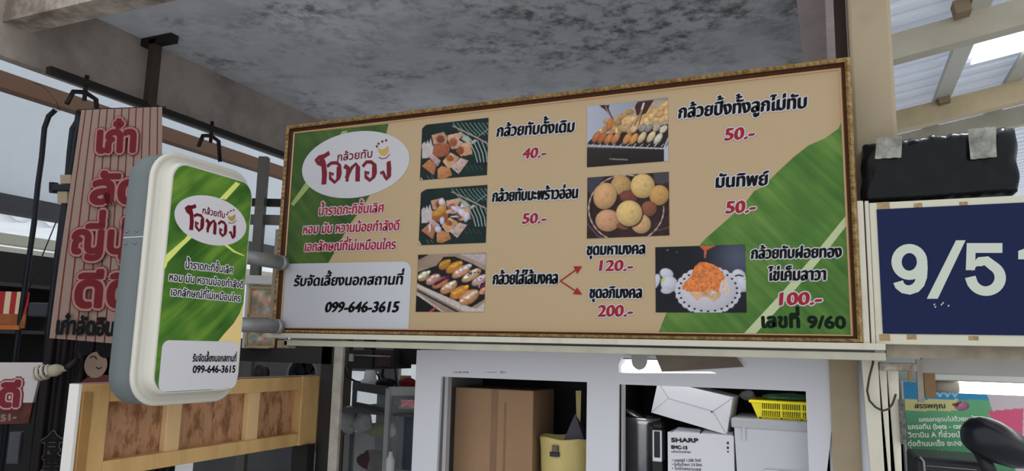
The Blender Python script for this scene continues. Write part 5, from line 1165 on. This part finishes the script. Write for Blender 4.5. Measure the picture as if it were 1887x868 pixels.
b = MB(MCb)
for cx_, cy_, w_, h_ in ((928, 686, 6, 3.5), (850, 686, 16, 2), (905, 686, 12, 1)):
    b.add([(*cq(cx_ + w_ * math.cos(k * math.pi / 5) * (1 + .3 * math.sin(k * 7)), cy_ + h_ * math.sin(k * math.pi / 5) * (1 + .4 * math.cos(k * 5))), .0095) for k in range(10)], [tuple(range(10))])
s_ = b.build('scuff_marks', mat('scuff', K(84, 80, 78), .7, var=.9, vs=90, dark=K(206, 206, 212, 1.1)), wc); s_['kind'] = 'stuff'
MD2 = frame((0, .288, 0), (1, 0, 0), (0, 0, 1)); dz = lambda x, y: PM(x, y, MD2)
shd = tag(MB().hexa([(*(lambda q: (q[0], .288, q[1]))(dz(1205, 648)),), (*(lambda q: (q[0], .288, q[1]))(dz(1352, 652)),), (*(lambda q: (q[0], .27, q[1]))(dz(1372, 676)),), (*(lambda q: (q[0], .27, q[1]))(dz(1222, 685)),)],
                       [(*(lambda q: (q[0], .285, q[1]))(dz(1205, 647)),), (*(lambda q: (q[0], .285, q[1]))(dz(1352, 651)),), (*(lambda q: (q[0], .262, q[1]))(dz(1372, 676)),), (*(lambda q: (q[0], .262, q[1]))(dz(1222, 685)),)]).build('metal_flap', mat('brown_grey_metal', K(124, 114, 102), .5, var=.4, vs=8)), 'brownish grey metal flap bent out of the cabinet front beside the bright cut-out', 'flap'); centre(shd)
tl2 = thing('cabinet_tube_light', 'glowing white tube light inside the white cabinet, seen through the cut-out', 'lamp', (cq(1225, 670)[0], .42, 1.60))
xa, xb = cq(1120, 670)[0] + .03, cq(1420, 670)[0]
MB().tube([(xa, .42, 1.625), (xb, .42, 1.625)], .018, 14).build('tube', mat('tube_glow2', (1, 1, 1, 1), emit=2.6), tl2)
MB().box(xa - .02, xb + .02, .45, .47, 1.585, 1.665).build('reflector', mat('batten_white2', K(232, 232, 232), .4), tl2)
# contents, left opening
kraft = mat('kraft_cardboard', K(170, 136, 106, .80), .8, var=.3, vs=4, dark=K(150, 116, 86, .7))
cb = thing('cardboard_box', 'tall brown cardboard box standing in the left opening of the white cabinet', 'box', (P(912, 868, Y=.46)[0], .55, .87))
p, q = P(839, 713, Y=.46), P(983, 717, Y=.46)
MB().box(p[0], q[0], .46, .74, .87, p[2], bev=.006).build('carton', kraft, cb)
tp = P(913, 716, Y=.46); MB().box(tp[0] - .018, tp[0] + .014, .4585, .46, .87, p[2] - .004).build('tape', mat('brown_tape', K(146, 112, 84, .8), .4, var=.3), cb)
MB().box(P(929, 760, Y=.46)[0], P(933, 760, Y=.46)[0], .4588, .46, .95, p[2] - .06).build('tape_residue', mat('brown_tape', K(146, 112, 84, .8), .4, var=.3), cb)
bk = thing('lined_bucket', 'yellow plastic lined bucket beside the cardboard box in the left opening', 'bucket', (P(1052, 868, Y=.52)[0], .52, .87))
ce = P(1048, 805, Y=.52); rb = abs(P(1100, 805, Y=.52)[0] - ce[0]); hh = ce[2] - .87
ylw = mat('yellow_liner', K(196, 178, 116, 1.1), .35, var=.5, vs=7, stretch=(1, 1, .3), dark=K(150, 134, 84), bump=.4, bs=20)
b = MB(); n = 48; prof = [(.86, 0), (.9, .3), (.97, .86), (1.0, .97), (1.02, 1.0), (.98, 1.0), (.94, .9), (.85, .4), (0.0, .38)]
vs = [(ce[0] + rb * a * (1 + .006 * math.sin(9 * t)) * math.cos(t), .52 + rb * .8 * a * math.sin(t), .87 + hh * (z + (.008 * math.sin(5 * t) if z > .9 else 0))) for a, z in prof for t in [2 * math.pi * k / n for k in range(n)]]
b.add(vs, [(i * n + k, i * n + (k + 1) % n, (i + 1) * n + (k + 1) % n, (i + 1) * n + k) for i in range(len(prof) - 1) for k in range(n)], smooth=True); b.build('bucket_body', ylw, bk)
p = P(1024, 838, Y=.52 - rb * .8); MB().box(p[0] - .025, p[0] + .018, p[1] - .012, p[1] + .006, p[2] - .008, p[2] + .012, bev=.003).build('dark_label', mat('ink_label', K(50, 48, 60), .5), bk); MB().box(p[0] - .014, p[0] + .014, p[1] - .012, p[1] + .006, p[2] + .014, p[2] + .04).build('printed_label', mat('grey_label', K(120, 100, 84), .5, var=.8, vs=60), bk)
b = MB(); ap_ = P(1060, 762, Y=.50); ba = [P(x, y, Y=yy) for x, y, yy in ((1034, 822, .47), (1052, 830, .44), (1083, 830, .47), (1090, 815, .54), (1060, 805, .58))]
b.add([tuple(ap_)] + [tuple(p) for p in ba], [(0, 1, 2), (0, 2, 3), (0, 3, 4), (0, 4, 5), (0, 5, 1), (5, 4, 3, 2, 1)]); centre(tag(b.build('dark_bag', mat('slate_bag', K(86, 84, 92), .6, bump=.3, bs=12)), 'dark grey pointed bag tucked into the yellow lined bucket', 'bag'))
p, q = P(1061, 720, Y=.60), P(1071, 800, Y=.60); centre(tag(MB().hexa([tuple(P(1061, 720, Y=.6)), tuple(P(1071, 720, Y=.6)), tuple(P(1069, 800, Y=.58)), tuple(P(1063, 800, Y=.58))], [tuple(P(1061, 720, Y=.61)), tuple(P(1071, 720, Y=.61)), tuple(P(1069, 800, Y=.59)), tuple(P(1063, 800, Y=.59))]).build('wooden_stick', mat('stick_wood', K(190, 172, 120), .6)), 'pale wooden stick upright behind the dark bag in the bucket', 'stick'))
# contents, right opening
steel = mat('stainless', K(176, 176, 180), .22, metal=.9)
un = thing('steel_urn', 'stainless steel urn with a black handled level gauge, left in the right opening', 'urn', (P(1180, 868, Y=.56)[0], .56, .87))
ce = P(1182, 768, Y=.56); ru = abs(P(1218, 768, Y=.56)[0] - ce[0]); hu = ce[2] - .87
MB().lathe([(.001, 0), (ru * .96, 0), (ru * .96, hu * .95), (ru * .98, hu * .955), (ru * .98, hu), (ru * .9, hu), (ru * .88, hu * .97), (.001, hu * .97)], 40, c=(ce[0], .56, .87)).build('urn_body', steel, un)
Ml = Matrix.Translation((ce[0] - ru * .35, .56, ce[2] + .012)) @ Matrix.Rotation(math.radians(24), 4, 'Y'); MB(Ml).lathe([(.001, .008), (ru * .62, .006), (ru * .66, 0), (ru * .62, -.006), (.001, -.008)], 32).build('lid', steel, un, 'tilted steel lid')
g0, g1 = P(1202, 790, Y=.48), P(1222, 852, Y=.48)
MB().box(g0[0], g1[0], .46, .53, g1[2], g0[2], bev=.006).build('gauge_housing', steel, un); MB().box(g0[0] + .012, g1[0] - .008, .456, .47, g1[2] + .02, g0[2] - .008, bev=.003).build('gauge_slot', mat('black_gloss', (.015, .015, .016, 1), .25), un)
MB().box(g0[0], g1[0], .46, .55, g0[2], g0[2] + .03, bev=.01).build('handle', mat('black_gloss', (.015, .015, .016, 1), .25), un); MB().box(g0[0], g1[0], .465, .55, g1[2] - .12, g1[2], bev=.004).build('gauge_base', mat('black_gloss', (.015, .015, .016, 1), .25), un)
boxw = mat('white_carton', K(206, 206, 210, 1.1), .55, var=.08, vs=3, dark=K(176, 176, 180))
sx = thing('appliance_carton', 'upright white carton with bold black printing, beneath the tilted white carton', 'box', (P(1295, 868, Y=.44)[0], .55, .87))
MX = frame((0, .44, 0), (1, 0, 0), (0, 0, 1)); xq = lambda px, py: PM(px, py, MX)
a_, b_ = xq(1230, 797), xq(1352, 803); zt2 = (a_[1] + b_[1]) / 2
MB().box(a_[0], b_[0], .44, .68, .87, zt2, bev=.002).build('carton', boxw, sx)
for x0, x1, t0 in ((1240, 1289, .014), (1291, 1350, .010)):
    p, q = xq(x0, 796), xq(x1, 799); MB().hexa([(p[0], .443, zt2), (q[0], .443, zt2), (q[0], .443, zt2 + .002), (p[0], .443, zt2 + .002)], [(p[0] + .01, .50, zt2 + t0), (q[0] - .005, .50, zt2 + t0 * .7), (q[0] - .005, .50, zt2 + t0 * .7 + .003), (p[0] + .01, .50, zt2 + t0 + .003)]).build('flap', boxw, sx)
carton_ink = mat('carton_ink', K(40, 40, 46), .5)
def xl(px, py): return (1100 + px / 3.647, 630 + py / 3.647)
wording(sx, MX, [('SHARP', xl(502, 672), xl(681, 676), 7, carton_ink, dict(ring=.11)), ('EMC-15', xl(502, 717), xl(608, 722), 5.6, carton_ink, dict(ring=.11)),
                 ('เครื่องปั่นพลังสูง', xl(502, 744), xl(632, 746), 2.6, carton_ink, dict(ring=.03)), ('• มอเตอร์ 1,500 วัตต์', xl(506, 804), xl(700, 806), 4, carton_ink, dict(ring=.03)),
                 ('• โถปั่นน้ำหนา 2.0 ลิตร', xl(506, 832), xl(706, 836), 4, carton_ink, dict(ring=.03)), ('• ใบมีดสแตนเลส', xl(506, 858), xl(700, 866), 4, carton_ink, dict(ring=.03))])
for k, (x, y, r_) in enumerate(((880, 680, 7), (880, 712, 7), (881, 738, 5))):
    p = xq(*xl(x, y)); rr2 = abs(xq(*xl(x + r_, y))[0] - p[0]); MB(MX).box(p[0] - rr2, p[0] + rr2, p[1] - rr2 * 1.2, p[1] + rr2 * 1.2, 0, .0006).build('handling_mark', carton_ink, sx)
tb = thing('tilted_carton', 'plain white folded-end carton lying tilted on top of the printed carton', 'box', P(1275, 780, Y=.45))
fr_ = [P(1204, 706, Y=.45), P(1350, 733, Y=.45), P(1339, 801, Y=.45), P(1200, 760, Y=.45)]; fr_[0] = P(1213, 700, Y=.45)
bk_ = [(p[0], p[1] + .22, p[2]) for p in fr_]
MB().hexa([tuple(p) for p in fr_], bk_).build('carton', boxw, tb)
X_ = P(1314, 758, Y=.449); gr = mat('fold_line', K(150, 150, 156), .6)
for p in (fr_[1], fr_[2]): MB().tube([tuple(X_), (p[0], .4495, p[2])], .0010, 6).build('fold_line', gr, tb)
MB().tube([tuple(X_), tuple(P(1232, 734, Y=.4495))], .0009, 6).build('fold_line', gr, tb)
for a2, b2 in (((1232, 734), (1213, 703)), ((1232, 734), (1201, 759))): MB().tube([tuple(P(*a2, Y=.4495)), tuple(P(*b2, Y=.4495))], .0008, 6).build('fold_line', gr, tb)
MB().box(X_[0] - .008, X_[0] - .002, .4485, .45, X_[2] - .006, X_[2] + .002).build('smudge', carton_ink, tb)
tbm = mat('grey_tub', K(196, 198, 202, 1.05), .4)
tu = thing('storage_tub', 'pale grey lidded plastic tub at the right of the right opening', 'tub', (P(1425, 868, Y=.42)[0], .55, .87))
p, q = P(1347, 769, Y=.42), P(1500, 784, Y=.42); MB().box(p[0], q[0], .42, .74, P(1400, 791, Y=.42)[2], P(1400, 773, Y=.42)[2], bev=.006).build('lid', mat('tub_lid', K(176, 178, 182, 1.05), .4), tu)
p, q = P(1353, 790, Y=.435), P(1498, 790, Y=.435); MB().hexa([(p[0], .435, P(1400, 789, Y=.42)[2]), (q[0], .435, P(1400, 789, Y=.42)[2]), (q[0] - .01, .45, .87), (p[0] + .02, .45, .87)], [(p[0], .73, P(1400, 789, Y=.42)[2]), (q[0], .73, P(1400, 789, Y=.42)[2]), (q[0] - .01, .71, .87), (p[0] + .02, .71, .87)]).build('tub_body', tbm, tu)
p = P(1371, 797, Y=.43); MB().box(p[0] - .006, p[0] + .006, .422, .44, p[2] - .03, p[2] + .025, bev=.003).build('clip', tbm, tu)
p, q = P(1408, 864, Y=.43), P(1485, 866, Y=.43); MB().box(p[0], q[0], .425, .45, p[2] - .02, p[2], bev=.003).build('moulded_ledge', tbm, tu)
# yellow basket with slots: rim, base band and one bar per slot
yb2 = mat('yellow_plastic', K(232, 218, 40, 1.1), .35)
ba_ = thing('yellow_basket', 'bright yellow slotted plastic basket on the grey tub in the right opening', 'basket', P(1435, 778, Y=.47))
Yk = .47; zr_, zm_, zb_, z0_ = (P(1430, y, Y=Yk)[2] for y in (739, 756, 766, 775)); zt3 = P(1430, 744, Y=Yk)[2]
xl0, xr0, xl1 = P(1380, 740, Y=Yk)[0], P(1510, 740, Y=Yk)[0], P(1398, 775, Y=Yk)[0]
MB().box(xl0, xr0, Yk - .01, Yk + .24, zt3, zr_, bev=.003).build('rim', yb2, ba_)
MB().box(xl1, xr0, Yk, Yk + .2, z0_, P(1430, 769, Y=Yk)[2], bev=.002).build('base', yb2, ba_)
MB().box(P(1392, 757, Y=Yk)[0], xr0, Yk - .001, Yk + .004, zm_ - .003, zm_ + .003).build('mid_band', yb2, ba_)
MB().hexa([(xl0 + .008, Yk, zt3), (P(1403, 745, Y=Yk)[0], Yk, zt3), (P(1403, 775, Y=Yk)[0], Yk, z0_), (xl1, Yk, z0_)], [(xl0 + .008, Yk + .2, zt3), (P(1403, 745, Y=Yk)[0], Yk + .006, zt3), (P(1403, 775, Y=Yk)[0], Yk + .006, z0_), (xl1, Yk + .2, z0_)]).build('end_wall', yb2, ba_)
for k in range(28):
    x = P(1404 + k * 3.4, 755, Y=Yk)[0]; MB().box(x - .0016, x + .0016 + (.003 if k % 11 == 10 else 0), Yk, Yk + .004, z0_, zt3).build('bar', yb2, ba_)
MB().box(P(1403, 755, Y=Yk)[0], xr0, Yk + .05, Yk + .055, z0_, zb_).build('inner_floor', mat('yellow_inside', K(196, 180, 60), .5), ba_)
lump('green_bag', (1452, 731), 46, 9, .56, mat('green_film', K(70, 120, 96), .15, var=.7, vs=12, dark=K(30, 52, 46), bump=.8, bs=20, coat=.4), 'green plastic bag lying in the yellow basket', 'bag', 21)
lump('grey_bundle', (1378, 728), 14, 9, .66, mat('bundle_grey', K(150, 152, 156), .6), 'small grey bundle behind the yellow basket, at its left end', 'bundle', 22)
